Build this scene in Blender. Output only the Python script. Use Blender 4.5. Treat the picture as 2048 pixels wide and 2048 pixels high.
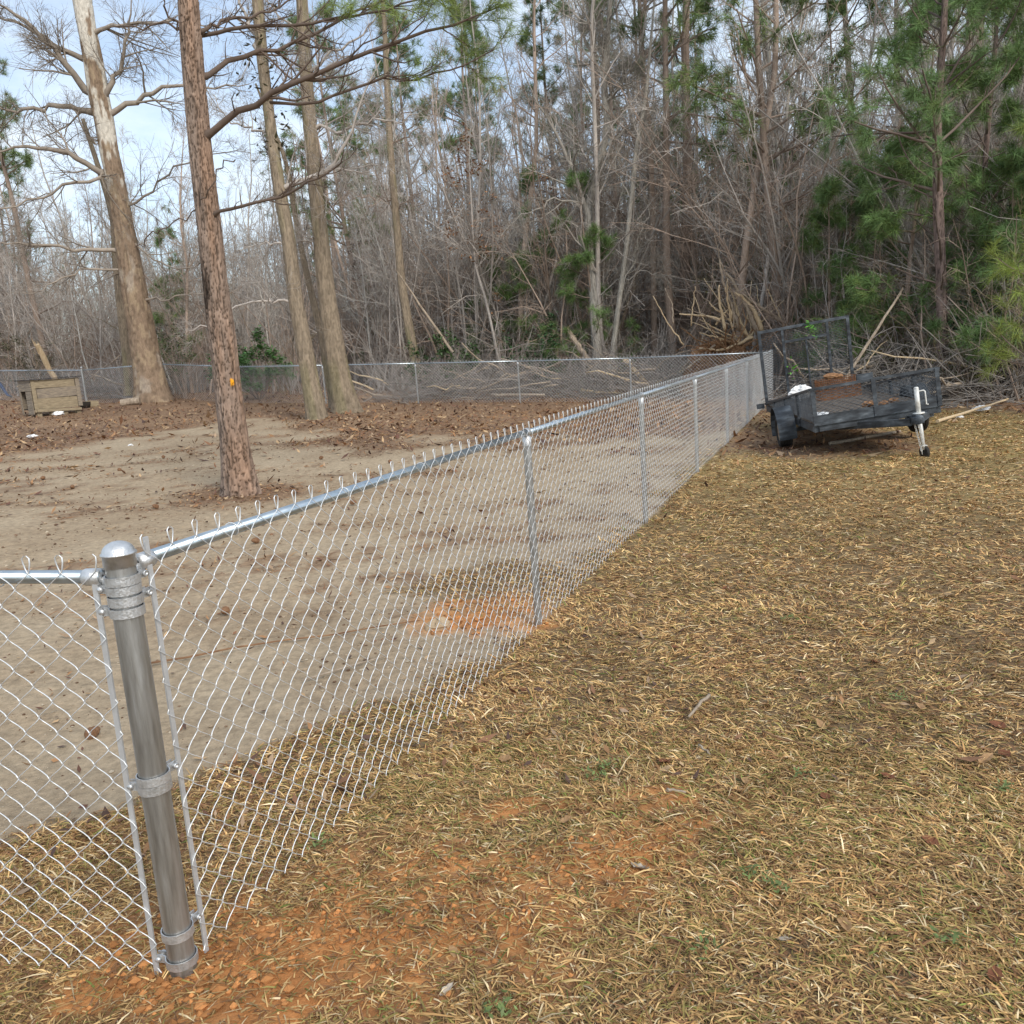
import bpy, math, random
import numpy as np
from mathutils import Vector, Matrix

for _o in list(bpy.data.objects):
    bpy.data.objects.remove(_o)
scene = bpy.context.scene
COL = scene.collection

# ------------------------------------------------------------------ camera
CAM_H, CAM_PITCH, CAM_ROLL, CAM_F = 1.644, math.radians(10.70), math.radians(-3.88), 1700.0 / 2048.0
_cp, _sp = math.cos(CAM_PITCH), math.sin(CAM_PITCH)
_cr, _sr = math.cos(CAM_ROLL), math.sin(CAM_ROLL)
CW = np.array([0, _cp, -_sp])
_u0 = np.array([0, _sp, _cp])
CR = _cr * np.array([1.0, 0, 0]) + _sr * _u0
CU = -_sr * np.array([1.0, 0, 0]) + _cr * _u0
CO = np.array([0, 0, CAM_H])
cam_d = bpy.data.cameras.new('camera')
cam_d.sensor_width = 36.0
cam_d.lens = 36.0 * CAM_F
cam_d.clip_start = 0.05
cam_d.clip_end = 3000
cam = bpy.data.objects.new('camera', cam_d)
COL.objects.link(cam)
cam.matrix_world = Matrix(((CR[0], CU[0], -CW[0], CO[0]), (CR[1], CU[1], -CW[1], CO[1]),
                           (CR[2], CU[2], -CW[2], CO[2]), (0, 0, 0, 1)))
scene.camera = cam

# ------------------------------------------------------------------ sky, sun, exposure
SUN_EL, SUN_AZ = math.radians(38), math.radians(150)      # azimuth clockwise from +Y: behind and to the right
world = bpy.data.worlds.new('World')
scene.world = world
world.use_nodes = True
wn, wl = world.node_tree.nodes, world.node_tree.links
wn.clear()
w_out = wn.new('ShaderNodeOutputWorld')
w_bg = wn.new('ShaderNodeBackground')
w_sky = wn.new('ShaderNodeTexSky')
w_sky.sky_type = 'NISHITA'
w_sky.sun_disc = False
w_sky.sun_elevation = SUN_EL
w_sky.sun_rotation = SUN_AZ
w_sky.air_density = 1.0
w_sky.dust_density = 0.6
w_sky.ozone_density = 1.2
w_tc = wn.new('ShaderNodeTexCoord')
w_map = wn.new('ShaderNodeMapping')
w_map.inputs['Scale'].default_value = (1.0, 1.0, 2.6)
w_map.inputs['Location'].default_value = (0.3, 0.15, 0.0)
w_noise = wn.new('ShaderNodeTexNoise')
w_noise.inputs['Scale'].default_value = 2.6
w_noise.inputs['Detail'].default_value = 7
w_noise.inputs['Roughness'].default_value = 0.62
w_ramp = wn.new('ShaderNodeValToRGB')
w_ramp.color_ramp.elements[0].position = 0.40
w_ramp.color_ramp.elements[0].color = (0.30, 0.30, 0.30, 1)
w_ramp.color_ramp.elements[1].position = 0.66
w_ramp.color_ramp.elements[1].color = (0.95, 0.95, 0.95, 1)
w_mix = wn.new('ShaderNodeMixRGB')
w_mix.inputs['Color2'].default_value = (5.7, 6.3, 6.9, 1)
wl.new(w_tc.outputs['Generated'], w_map.inputs['Vector'])
wl.new(w_map.outputs['Vector'], w_noise.inputs['Vector'])
wl.new(w_noise.outputs['Fac'], w_ramp.inputs['Fac'])
wl.new(w_ramp.outputs['Color'], w_mix.inputs['Fac'])
wl.new(w_sky.outputs['Color'], w_mix.inputs['Color1'])
wl.new(w_mix.outputs['Color'], w_bg.inputs['Color'])
w_bg.inputs['Strength'].default_value = 0.13
wl.new(w_bg.outputs['Background'], w_out.inputs['Surface'])

sun_d = bpy.data.lights.new('sun', 'SUN')
sun_d.energy = 1.9
sun_d.angle = math.radians(20)
sun_d.color = (1.0, 0.93, 0.82)
sun = bpy.data.objects.new('sun', sun_d)
COL.objects.link(sun)
sd = Vector((math.sin(SUN_AZ) * math.cos(SUN_EL), math.cos(SUN_AZ) * math.cos(SUN_EL), math.sin(SUN_EL)))
sun.rotation_euler = sd.to_track_quat('Z', 'Y').to_euler()
sun.location = sd * 60

scene.view_settings.view_transform = 'Standard'
scene.view_settings.look = 'None'
scene.view_settings.gamma = 1.0
scene.view_settings.use_curve_mapping = False
scene.view_settings.exposure = 0.5

# ------------------------------------------------------------------ maths helpers
def ray(px, py):
    return CW + CR * (px / 2048.0 - 0.5) / CAM_F - CU * (py / 2048.0 - 0.5) / CAM_F

def at(px, py, Y):
    d = ray(px, py)
    return CO + d * (Y / d[1])

TH = math.radians(21.73)
FX, FY = -0.997, 2.099                       # the near corner post
FD = np.array([math.sin(TH), math.cos(TH)])  # along the right hand fence
FN = np.array([-FD[1], FD[0]])               # into the yard
SPAN, RUN = 3.014, 3.014 * 7

def ds(x, y):
    a, b = x - FX, y - FY
    return a * FN[0] + b * FN[1], a * FD[0] + b * FD[1]

def from_ds(d, s):
    return FX + FN[0] * d + FD[0] * s, FY + FN[1] * d + FD[1] * s

def _hash(ix, iy, seed):
    h = (ix.astype(np.int64) * 374761393 + iy.astype(np.int64) * 668265263 + seed * 974711) & 0x7fffffff
    h = ((h ^ (h >> 13)) * 1274126177) & 0x7fffffff
    return ((h ^ (h >> 16)) & 0xffff) / 65535.0

def vn(x, y, seed=0):
    x, y = np.asarray(x, float), np.asarray(y, float)
    ix, iy = np.floor(x), np.floor(y)
    fx, fy = x - ix, y - iy
    fx, fy = fx * fx * (3 - 2 * fx), fy * fy * (3 - 2 * fy)
    a, b = _hash(ix, iy, seed), _hash(ix + 1, iy, seed)
    c, d = _hash(ix, iy + 1, seed), _hash(ix + 1, iy + 1, seed)
    return (a * (1 - fx) + b * fx) * (1 - fy) + (c * (1 - fx) + d * fx) * fy

def fbm(x, y, seed=0, oct=4, gain=0.5):
    s, a, t = 0, 1.0, 0
    for i in range(oct):
        s = s + a * vn(x * 2 ** i + i * 17.3, y * 2 ** i - i * 9.1, seed + i)
        t += a
        a *= gain
    return s / t

def smooth(a, b, x):
    t = np.clip((x - a) / (b - a), 0, 1)
    return t * t * (3 - 2 * t)

def gh0(x, y):
    d, s = ds(x, y)
    d = np.clip(d, 0, 34)
    return 0.039 * (d - 2.6 * (1 - np.exp(-d / 2.6)))

SYC = np.array([-11.55, 28.1])
WHEEL_L = np.array([4.02, 12.55])
def gh(x, y):
    x, y = np.asarray(x, float), np.asarray(y, float)
    z = gh0(x, y)
    z = z + 0.20 * np.exp(-((x - SYC[0]) ** 2 + (y - SYC[1]) ** 2) / 3.2)            # root mound
    z = z - 0.05 * np.exp(-((x - WHEEL_L[0]) ** 2 + (y - WHEEL_L[1]) ** 2) / 0.25)   # rut under the flat tyre
    d, s = ds(x, y)
    z = z + 0.10 * (fbm(x * 0.13, y * 0.13, 5, 3) - 0.5) * smooth(0.8, 6, np.abs(d)) * smooth(23.5, 27, s)
    return z

def g1(x, y):
    return float(gh(np.array([x]), np.array([y]))[0])

# ------------------------------------------------------------------ object helpers
def tag(o, label=None, cat=None, group=None, kind=None):
    if label: o['label'] = label
    if cat: o['category'] = cat
    if group: o['group'] = group
    if kind: o['kind'] = kind
    return o

def empty(name, loc=(0, 0, 0), rz=0.0):
    o = bpy.data.objects.new(name, None)
    o.empty_display_size = 0.1
    COL.objects.link(o)
    o.location = loc
    o.rotation_euler = (0, 0, rz)
    return o

def obj(name, me, mat=None, parent=None):
    o = bpy.data.objects.new(name, me)
    COL.objects.link(o)
    if mat is not None and len(me.materials) == 0:
        me.materials.append(mat)
    if parent is not None:
        o.parent = parent
    return o

def np_mesh(name, V, quads=None, tris=None, smooth_=False, col=None):
    V = np.asarray(V, np.float32).reshape(-1, 3)
    q = np.zeros((0, 4), np.int32) if quads is None else np.asarray(quads, np.int32).reshape(-1, 4)
    t = np.zeros((0, 3), np.int32) if tris is None else np.asarray(tris, np.int32).reshape(-1, 3)
    me = bpy.data.meshes.new(name)
    me.vertices.add(len(V))
    me.vertices.foreach_set('co', V.ravel())
    nl = q.size + t.size
    me.loops.add(nl)
    me.loops.foreach_set('vertex_index', np.concatenate([q.ravel(), t.ravel()]))
    me.polygons.add(len(q) + len(t))
    st = np.concatenate([np.arange(len(q)) * 4, q.size + np.arange(len(t)) * 3]).astype(np.int32)
    me.polygons.foreach_set('loop_start', st)
    me.polygons.foreach_set('use_smooth', np.full(len(q) + len(t), smooth_, bool))
    me.update(calc_edges=True)
    if col is not None:
        a = me.color_attributes.new('col', 'FLOAT_COLOR', 'POINT')
        c = np.ones((len(V), 4), np.float32)
        c[:, :3] = col
        a.data.foreach_set('color', c.ravel())
    return me

class Geo:
    """collects vertices, quads, tris and vertex colours for ONE mesh"""
    def __init__(s):
        s.v, s.q, s.t, s.c, s.n = [], [], [], [], 0
    def add(s, V, q=None, t=None, c=None):
        V = np.asarray(V, float).reshape(-1, 3)
        s.v.append(V)
        if q is not None and len(q): s.q.append(np.asarray(q).reshape(-1, 4) + s.n)
        if t is not None and len(t): s.t.append(np.asarray(t).reshape(-1, 3) + s.n)
        if c is not None: s.c.append(np.broadcast_to(np.asarray(c, float), V.shape))
        s.n += len(V)
        return s
    def box(s, c, size, rot=None):
        c, h = np.array(c, float), np.array(size, float) / 2
        P = np.array([[x, y, z] for x in (-1, 1) for y in (-1, 1) for z in (-1, 1)], float) * h
        if rot is not None: P = P @ np.array(rot.to_3x3() if hasattr(rot, 'to_3x3') else rot).T
        return s.add(P + c, [[0, 1, 3, 2], [4, 6, 7, 5], [0, 4, 5, 1], [2, 3, 7, 6], [0, 2, 6, 4], [1, 5, 7, 3]])
    def bar(s, a, b, w, h, up=(0, 0, 1)):
        a, b, up = np.array(a, float), np.array(b, float), np.array(up, float)
        t = b - a
        L = np.linalg.norm(t)
        t = t / L
        x = np.cross(t, up)
        if np.linalg.norm(x) < 1e-3: x = np.cross(t, np.array([1.0, 0, 0]))
        x /= np.linalg.norm(x)
        y = np.cross(x, t)
        P = [a + i * x * w / 2 + j * y * h / 2 + k * t * L for i in (-1, 1) for j in (-1, 1) for k in (0, 1)]
        return s.add(P, [[0, 1, 3, 2], [4, 6, 7, 5], [0, 4, 5, 1], [2, 3, 7, 6], [0, 2, 6, 4], [1, 5, 7, 3]])
    def tube(s, pts, rad, ns=10, caps=True):
        pts = np.asarray(pts, float)
        n = len(pts)
        rad = np.full(n, rad) if np.isscalar(rad) else np.asarray(rad, float)
        T = np.gradient(pts, axis=0)
        T /= np.linalg.norm(T, axis=1)[:, None] + 1e-12
        ref = np.array([0, 0, 1.0]) if abs(T[0, 2]) < 0.9 else np.array([1.0, 0, 0])
        A = np.cross(T[0], ref); A /= np.linalg.norm(A)
        V = []
        an = np.arange(ns) * 2 * math.pi / ns
        for i in range(n):
            A = A - T[i] * (A @ T[i]); A /= np.linalg.norm(A)
            B = np.cross(T[i], A)
            V.append(pts[i] + rad[i] * (np.cos(an)[:, None] * A + np.sin(an)[:, None] * B))
        V = np.concatenate(V)
        q = [[i * ns + j, i * ns + (j + 1) % ns, (i + 1) * ns + (j + 1) % ns, (i + 1) * ns + j] for i in range(n - 1) for j in range(ns)]
        t = []
        if caps:
            V = np.concatenate([V, [pts[0], pts[-1]]])
            for j in range(ns):
                t.append([n * ns, (j + 1) % ns, j])
                t.append([n * ns + 1, (n - 1) * ns + j, (n - 1) * ns + (j + 1) % ns])
        return s.add(V, q, t)
    def lathe(s, prof, ns=24, M=None):
        """prof: (r, z) pairs turned round the z axis"""
        prof = np.asarray(prof, float)
        an = np.arange(ns) * 2 * math.pi / ns
        V = np.stack([prof[:, None, 0] * np.cos(an), prof[:, None, 0] * np.sin(an), np.repeat(prof[:, 1:2], ns, 1)], -1).reshape(-1, 3)
        n = len(prof)
        q = [[i * ns + j, i * ns + (j + 1) % ns, (i + 1) * ns + (j + 1) % ns, (i + 1) * ns + j] for i in range(n - 1) for j in range(ns)]
        if M is not None:
            M = np.array(M)
            V = V @ M[:3, :3].T + M[:3, 3]
        return s.add(V, q)
    def tubes(s, P, R, ns=3, c=None):
        """many polylines of equal point count at once: P (M,K,3), R (M,K)"""
        M_, K = P.shape[:2]
        if M_ == 0: return s
        T = P[:, -1] - P[:, 0]
        T /= np.linalg.norm(T, axis=1)[:, None] + 1e-9
        ref = np.where((np.abs(T[:, 2]) < 0.9)[:, None], np.array([0, 0, 1.0]), np.array([1.0, 0, 0]))
        A = np.cross(T, ref); A /= np.linalg.norm(A, axis=1)[:, None] + 1e-9
        B = np.cross(T, A)
        an = np.arange(ns) * 2 * math.pi / ns
        ring = np.cos(an)[None, :, None] * A[:, None, :] + np.sin(an)[None, :, None] * B[:, None, :]
        V = (P[:, :, None, :] + R[:, :, None, None] * ring[:, None]).reshape(-1, 3)
        i, k, j = np.meshgrid(np.arange(M_), np.arange(K - 1), np.arange(ns), indexing='ij')
        b = i * K * ns + k * ns
        q = np.stack([b + j, b + (j + 1) % ns, b + ns + (j + 1) % ns, b + ns + j], -1).reshape(-1, 4)
        cc = None
        if c is not None:
            cc = np.repeat(np.asarray(c, float).reshape(M_, 3), K * ns, 0)
        return s.add(V, q, None, cc)
    def mesh(s, name, smooth_=False):
        V = np.concatenate(s.v) if s.v else np.zeros((0, 3))
        q = np.concatenate(s.q) if s.q else None
        t = np.concatenate(s.t) if s.t else None
        c = np.concatenate(s.c) if s.c else None
        return np_mesh(name, V, q, t, smooth_, c)
    def build(s, name, mat, parent=None, smooth_=False):
        return obj(name, s.mesh(name, smooth_), mat, parent)

def catmull(pts, n):
    pts = np.asarray(pts, float)
    m = len(pts)
    ext = np.concatenate([[2 * pts[0] - pts[1]], pts, [2 * pts[-1] - pts[-2]]])
    out = []
    for u in np.linspace(0, m - 1 - 1e-9, n):
        i = int(u); f = u - i
        p0, p1, p2, p3 = ext[i], ext[i + 1], ext[i + 2], ext[i + 3]
        out.append(0.5 * (2 * p1 + (p2 - p0) * f + (2 * p0 - 5 * p1 + 4 * p2 - p3) * f * f + (3 * p1 - p0 - 3 * p2 + p3) * f ** 3))
    return np.array(out)

# ------------------------------------------------------------------ materials
MATS = {}
def mat(name, stops, scale=4.0, rough=0.85, metal=0.0, bump=0.0, bscale=None, stretch=(1, 1, 1), detail=6.0, spec=0.3, lo=0.3, hi=0.7, rvar=0.0):
    """procedural: noise -> colour ramp (stops = linear rgb list), optional bump"""
    m = bpy.data.materials.new(name)
    m.use_nodes = True
    n, l = m.node_tree.nodes, m.node_tree.links
    b = n['Principled BSDF']
    b.inputs['Roughness'].default_value = rough
    b.inputs['Metallic'].default_value = metal
    b.inputs['Specular IOR Level'].default_value = spec
    tc = n.new('ShaderNodeTexCoord')
    mp = n.new('ShaderNodeMapping')
    mp.inputs['Scale'].default_value = stretch
    l.new(tc.outputs['Object'], mp.inputs['Vector'])
    nz = n.new('ShaderNodeTexNoise')
    nz.inputs['Scale'].default_value = scale
    nz.inputs['Detail'].default_value = detail
    nz.inputs['Roughness'].default_value = 0.6
    l.new(mp.outputs['Vector'], nz.inputs['Vector'])
    r = n.new('ShaderNodeValToRGB')
    e = r.color_ramp.elements
    while len(e) < len(stops): e.new(0.5)
    for i, c in enumerate(stops):
        e[i].position = lo + (hi - lo) * i / max(1, len(stops) - 1)
        e[i].color = (*c, 1)
    l.new(nz.outputs['Fac'], r.inputs['Fac'])
    l.new(r.outputs['Color'], b.inputs['Base Color'])
    if rvar:
        mr = n.new('ShaderNodeMapRange')
        mr.inputs['To Min'].default_value = max(0.02, rough - rvar)
        mr.inputs['To Max'].default_value = min(1, rough + rvar)
        l.new(nz.outputs['Fac'], mr.inputs['Value'])
        l.new(mr.outputs['Result'], b.inputs['Roughness'])
    if bump:
        nb = n.new('ShaderNodeTexNoise')
        nb.inputs['Scale'].default_value = bscale or scale * 3
        nb.inputs['Detail'].default_value = 8
        l.new(mp.outputs['Vector'], nb.inputs['Vector'])
        bp = n.new('ShaderNodeBump')
        bp.inputs['Strength'].default_value = min(1.0, bump)
        bp.inputs['Distance'].default_value = 0.02 * max(1.0, bump)
        l.new(nb.outputs['Fac'], bp.inputs['Height'])
        l.new(bp.outputs['Normal'], b.inputs['Normal'])
    MATS[name] = m
    return m

def mat_col(name, rough=0.9, bump=0.0, bscale=60.0, vary=0.25, vscale=30.0, spec=0.2, stretch=None):
    """colour from the vertex attribute 'col' (the thing's own colours), varied by noise"""
    m = bpy.data.materials.new(name)
    m.use_nodes = True
    n, l = m.node_tree.nodes, m.node_tree.links
    b = n['Principled BSDF']
    b.inputs['Roughness'].default_value = rough
    b.inputs['Specular IOR Level'].default_value = spec
    a = n.new('ShaderNodeAttribute')
    a.attribute_name = 'col'
    tc = n.new('ShaderNodeTexCoord')
    nz = n.new('ShaderNodeTexNoise')
    nz.inputs['Scale'].default_value = vscale
    nz.inputs['Detail'].default_value = 8
    nz.inputs['Roughness'].default_value = 0.7
    src = tc.outputs['Object']
    if stretch:
        mp = n.new('ShaderNodeMapping'); mp.inputs['Scale'].default_value = stretch
        l.new(src, mp.inputs['Vector']); src = mp.outputs['Vector']
    l.new(src, nz.inputs['Vector'])
    mr = n.new('ShaderNodeMapRange')
    mr.inputs['From Min'].default_value = 0.25
    mr.inputs['From Max'].default_value = 0.75
    mr.inputs['To Min'].default_value = 1 - vary
    mr.inputs['To Max'].default_value = 1 + vary
    l.new(nz.outputs['Fac'], mr.inputs['Value'])
    mx = n.new('ShaderNodeVectorMath')
    mx.operation = 'SCALE'
    l.new(a.outputs['Color'], mx.inputs[0])
    l.new(mr.outputs['Result'], mx.inputs['Scale'])
    l.new(mx.outputs['Vector'], b.inputs['Base Color'])
    if bump:
        nb = n.new('ShaderNodeTexNoise')
        nb.inputs['Scale'].default_value = bscale
        nb.inputs['Detail'].default_value = 10
        nb.inputs['Roughness'].default_value = 0.7
        l.new(src, nb.inputs['Vector'])
        bp = n.new('ShaderNodeBump')
        bp.inputs['Strength'].default_value = bump
        bp.inputs['Distance'].default_value = 0.02
        l.new(nb.outputs['Fac'], bp.inputs['Height'])
        l.new(bp.outputs['Normal'], b.inputs['Normal'])
    MATS[name] = m
    return m

GALV = mat('galvanised_post', [(0.30, 0.30, 0.29), (0.42, 0.42, 0.41), (0.52, 0.53, 0.53)], scale=9, rough=0.42, metal=0.85, bump=0.12, bscale=60, stretch=(6, 6, 0.6), rvar=0.12)
GALV_RAIL = mat('galvanised_rail', [(0.38, 0.45, 0.50), (0.52, 0.58, 0.62)], scale=14, rough=0.30, metal=0.9, rvar=0.1)
GALV_FIT = mat('galvanised_fitting', [(0.46, 0.47, 0.47), (0.62, 0.63, 0.64), (0.70, 0.71, 0.72)], scale=40, rough=0.45, metal=0.8, bump=0.15, bscale=180, rvar=0.1)
WIRE = mat('galvanised_wire', [(0.60, 0.62, 0.63), (0.78, 0.79, 0.80)], scale=20, rough=0.38, metal=0.35, spec=0.5)
WIRE_DULL = mat('dull_wire', [(0.50, 0.51, 0.52), (0.66, 0.67, 0.68)], scale=20, rough=0.5, metal=0.5, spec=0.5)
GROUND = mat_col('ground_earth', rough=0.95, bump=0.8, bscale=38, vary=0.42, vscale=17)
GRASS = mat_col('dry_grass', rough=0.75, vary=0.12, vscale=8, spec=0.25)
LITTER = mat_col('dead_leaves', rough=0.8, vary=0.2, vscale=20)
CLOD = mat_col('clay_clods', rough=0.95, bump=0.5, bscale=90, vary=0.2)
BARK_COL = mat_col('bark', rough=0.92, bump=1.0, bscale=26, vary=0.36, vscale=26, stretch=(1, 1, 0.3))
TWIG_COL = mat_col('twigs', rough=0.9, vary=0.3, vscale=5)
NEEDLE = mat_col('pine_needles', rough=0.55, vary=0.22, vscale=2.0, spec=0.35)
LEAF = mat_col('evergreen_leaves', rough=0.5, vary=0.25, vscale=3.0, spec=0.4)

# ================================================================== GROUND
rng = np.random.default_rng(7)
LD = np.array([-0.985, 0.174]); LD /= np.linalg.norm(LD)       # the near run of fence that leaves the corner post to the left
LN = np.array([-LD[1], LD[0]]) * -1.0
if LN[1] < 0: LN = -LN

def wood_right(x, y):
    return x - (8.4 + (20 - y) * 0.35)

def masks(x, y):
    d, s = ds(x, y)
    e = (x - FX) * LN[0] + (y - FY) * LN[1]
    n1 = fbm(x * 1.3, y * 1.3, 11, 4) - 0.5
    n2 = fbm(x * 4.0, y * 4.0, 12, 4) - 0.5
    n3 = fbm(x * 0.35, y * 0.35, 13, 3) - 0.5
    inside = (d > 0) & (e > 0)
    edge = np.maximum(0.55, 2.25 - 1.35 * np.abs(d) ** 1.1) + 1.1 * n1 + 0.5 * n2
    gin = np.maximum(smooth(-0.10, 0.14, edge - e), smooth(-0.08, 0.1, 0.14 + 0.9 * n1 + 0.35 * n2 - d))
    clump = smooth(0.75, 0.35, np.hypot((x + 0.05) / 0.9, (y - 5.9) / 1.0) + 0.9 * n1 + 0.5 * n2)
    gin = np.maximum(gin, clump * 0.8)
    lawn = np.where(inside, gin, 1.0)
    # clay dug out of the post holes
    def blob(cx, cy, rx, ry, a=0.0):
        u, v = (x - cx) * math.cos(a) + (y - cy) * math.sin(a), -(x - cx) * math.sin(a) + (y - cy) * math.cos(a)
        return np.hypot(u / rx, v / ry)
    b = np.minimum.reduce([blob(-0.66, 2.14, 0.6, 0.36, 0.15), blob(-0.2, 2.28, 0.58, 0.36, 0.1), blob(0.22, 2.52, 0.48, 0.2, 0.4),
                           blob(0.45, 2.86, 0.20, 0.12), blob(-0.05, 2.84, 0.30, 0.10, 0.2), blob(-1.2, 2.02, 0.22, 0.1), blob(-0.28, 5.25, 0.36, 0.34),
                           blob(0.12, 4.9, 0.12, 0.1)])
    n4 = fbm(x * 11.0, y * 11.0, 14, 3) - 0.5
    clay = smooth(1.35, 0.6, b + 1.3 * n1 + 1.4 * n2 + 1.5 * n4) * np.clip(0.95 + 1.3 * n4 + 0.8 * n2, 0.35, 1)
    bd = 12.6 + 3.4 * smooth(7.5, 11.5, d)
    lit_in = np.maximum(smooth(11.4, 12.8, d + 2.2 * n1 + 3 * n3), smooth(-0.8, 1.0, s - bd + 3.0 * n1 + 5 * n3))
    streak = fbm(x * 0.55 + y * 0.15, y * 1.9 - x * 0.4, 21, 4)
    lit_in = np.maximum(lit_in, smooth(0.54, 0.70, streak + 0.5 * n2) * 0.8 * smooth(2.0, 3.5, s) * smooth(0.34, 0.58, fbm(x * 6.3, y * 6.3, 22, 3)))
    pine = np.hypot((x + 3.25) / 1.05, (y - 10.45) / 1.0) + 1.4 * n1
    lit_in = np.maximum(lit_in, smooth(1.1, 0.5, pine))
    wr = wood_right(x, y)
    lit_out = np.maximum(smooth(-2.0, -0.3, wr + 2.2 * n1), smooth(RUN - 4.0, RUN - 1.0, s + 2.5 * n1))
    trail = np.hypot((x - 4.7) / 1.5, (y - 13.2) / 2.3) + 0.8 * n1
    lit_out = np.maximum(lit_out, smooth(1.15, 0.75, trail))
    lit_out = np.maximum(lit_out, 0.8 * smooth(0.8, 0.2, np.abs(d) + 1.2 * n1) * smooth(9, 12, s))
    litter = np.where(inside, lit_in * (1 - gin), lit_out)
    litter = np.where(s > RUN + 0.3, 1.0, litter)
    lawn = np.where(inside, lawn, 1 - lit_out)
    lawn = np.where(s > RUN + 0.3, 0.0, lawn)
    return lawn, clay, litter, n1, n2, n3

def relief(x, y, lawn_, clay_):
    nr = smooth(40, 12, np.hypot(x, y))
    return nr * (0.012 * (fbm(x * 9, y * 9, 31, 3) - 0.5) + (0.045 * (fbm(x * 2.1, y * 2.1, 32, 3) - 0.5) + 0.022 * np.abs(fbm(x * 4.3, y * 4.3, 34, 2) - 0.5)) * (1 - lawn_) + clay_ * (0.030 * (fbm(x * 16, y * 16, 33, 3) - 0.45) + 0.014))

def axis(lo, hi, step, far_lo, far_hi, ratio):
    a = list(np.arange(lo, hi, step))
    v, st = a[-1], step
    while v < far_hi:
        st *= ratio; v += st; a.append(v)
    v, st = a[0], step
    while v > far_lo:
        st *= ratio; v -= st; a.insert(0, v)
    return np.array(a)

gx = axis(-2.6, 3.6, 0.034, -420, 420, 1.065)
gy = axis(1.2, 6.6, 0.034, -30, 700, 1.045)
GXX, GYY = np.meshgrid(gx, gy)
X, Y = GXX.ravel(), GYY.ravel()
lawn, clay, litter, n1, n2, n3 = masks(X, Y)
near = smooth(40, 12, np.hypot(X, Y))
Z = gh(X, Y)
Z += relief(X, Y, lawn, clay)
Z = np.where(np.hypot(X, Y) > 90, Z + (np.hypot(X, Y) - 90) * 0.02, Z)
sand = np.array([0.44, 0.345, 0.235]); sand2 = np.array([0.345, 0.255, 0.165])
soil = np.array([0.20, 0.135, 0.075]); claylin = np.array([0.60, 0.285, 0.105]); clay2 = np.array([0.43, 0.18, 0.062])
litc = np.array([0.31, 0.20, 0.12]); litd = np.array([0.20, 0.125, 0.078]); straw = np.array([0.32, 0.235, 0.10])
t = np.clip(0.5 + 1.6 * n1 + 0.6 * n2, 0, 1)[:, None]
C = sand * (1 - t) + sand2 * t
t = np.clip(0.5 + 1.3 * n2 + 1.2 * n3, 0, 1)[:, None]
C = C * (1 - litter[:, None]) + litter[:, None] * (litc * (1 - t) + litd * t)
far_l = smooth(4, 12, np.hypot(X, Y))[:, None]
lc = soil * (1 - far_l) + far_l * (straw * (0.85 + 0.5 * np.clip(n1 + n2, -0.5, 0.5)[:, None]))
C = C * (1 - lawn[:, None]) + lawn[:, None] * lc
t = np.clip(0.5 + 2.2 * n2, 0, 1)[:, None]
C = C * (1 - clay[:, None]) + clay[:, None] * (claylin * (1 - t) + clay2 * t)
ny, nx = GXX.shape
i, j = np.meshgrid(np.arange(ny - 1), np.arange(nx - 1), indexing='ij')
b0 = (i * nx + j).ravel()
ground = obj('ground', np_mesh('ground', np.stack([X, Y, Z], -1), np.stack([b0, b0 + 1, b0 + nx + 1, b0 + nx], -1), None, True, C), GROUND)
tag(ground, 'sandy yard, dry brown lawn, orange clay patches and leaf-strewn woodland floor', 'ground', kind='structure')

def in_view(x, y, z, m=450):
    P = np.stack([x, y, z], -1) - CO
    w = P @ CW
    u = 1024 + 1700 * (P @ CR) / np.maximum(w, 0.1)
    v = 1024 - 1700 * (P @ CU) / np.maximum(w, 0.1)
    return (w > 0.3) & (u > -m) & (u < 2048 + m) & (v < 2048 + m)

# ---- grass: one object, about 300 000 blades
def blades(x, y, L, Wd, tilt, az, colr, zlift=0.0):
    n = len(x)
    z = gh(x, y) + zlift
    dx, dy = np.cos(az), np.sin(az)
    sx, sy = -dy, dx
    h1, h2 = L * 0.5 * np.sin(tilt), L * (0.62 * np.sin(tilt))
    r1, r2 = L * 0.5 * np.cos(tilt), L * np.cos(tilt * 0.8)
    tw = rng.uniform(-0.6, 0.6, n)
    B = np.stack([x, y, z], -1)
    S = np.stack([sx, sy, tw], -1) * (Wd / 2)[:, None]
    M1 = B + np.stack([dx * r1, dy * r1, h1], -1)
    M2 = B + np.stack([dx * r2, dy * r2, h2], -1)
    V = np.stack([B - S, B + S, M1 + S * 0.9, M1 - S * 0.9, M2], 1).reshape(-1, 3)
    k = np.arange(n)[:, None] * 5
    return V, k + np.array([[0, 1, 2, 3]]), k + np.array([[3, 2, 4]]), np.repeat(colr, 5, 0)

def grass_points(n_try, r0, r1, dens_pow):
    # radial sampling about the camera, area density falling with distance
    u = rng.uniform(0, 1, n_try)
    p = 2 - dens_pow
    r = (r0 ** p + u * (r1 ** p - r0 ** p)) ** (1 / p)
    a = rng.uniform(math.radians(-48), math.radians(50), n_try)
    return r * np.sin(a), r * np.cos(a), r

xs, ys, rs = [], [], []
for (n_try, r0, r1, pw) in ((210000, 1.15, 3.4, 0.0), (520000, 3.4, 19.0, 1.75)):
    x, y, r = grass_points(n_try, r0, r1, pw)
    k = in_view(x, y, gh0(x, y), 350)
    xs.append(x[k]); ys.append(y[k]); rs.append(r[k])
x, y, r = np.concatenate(xs), np.concatenate(ys), np.concatenate(rs)
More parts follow.
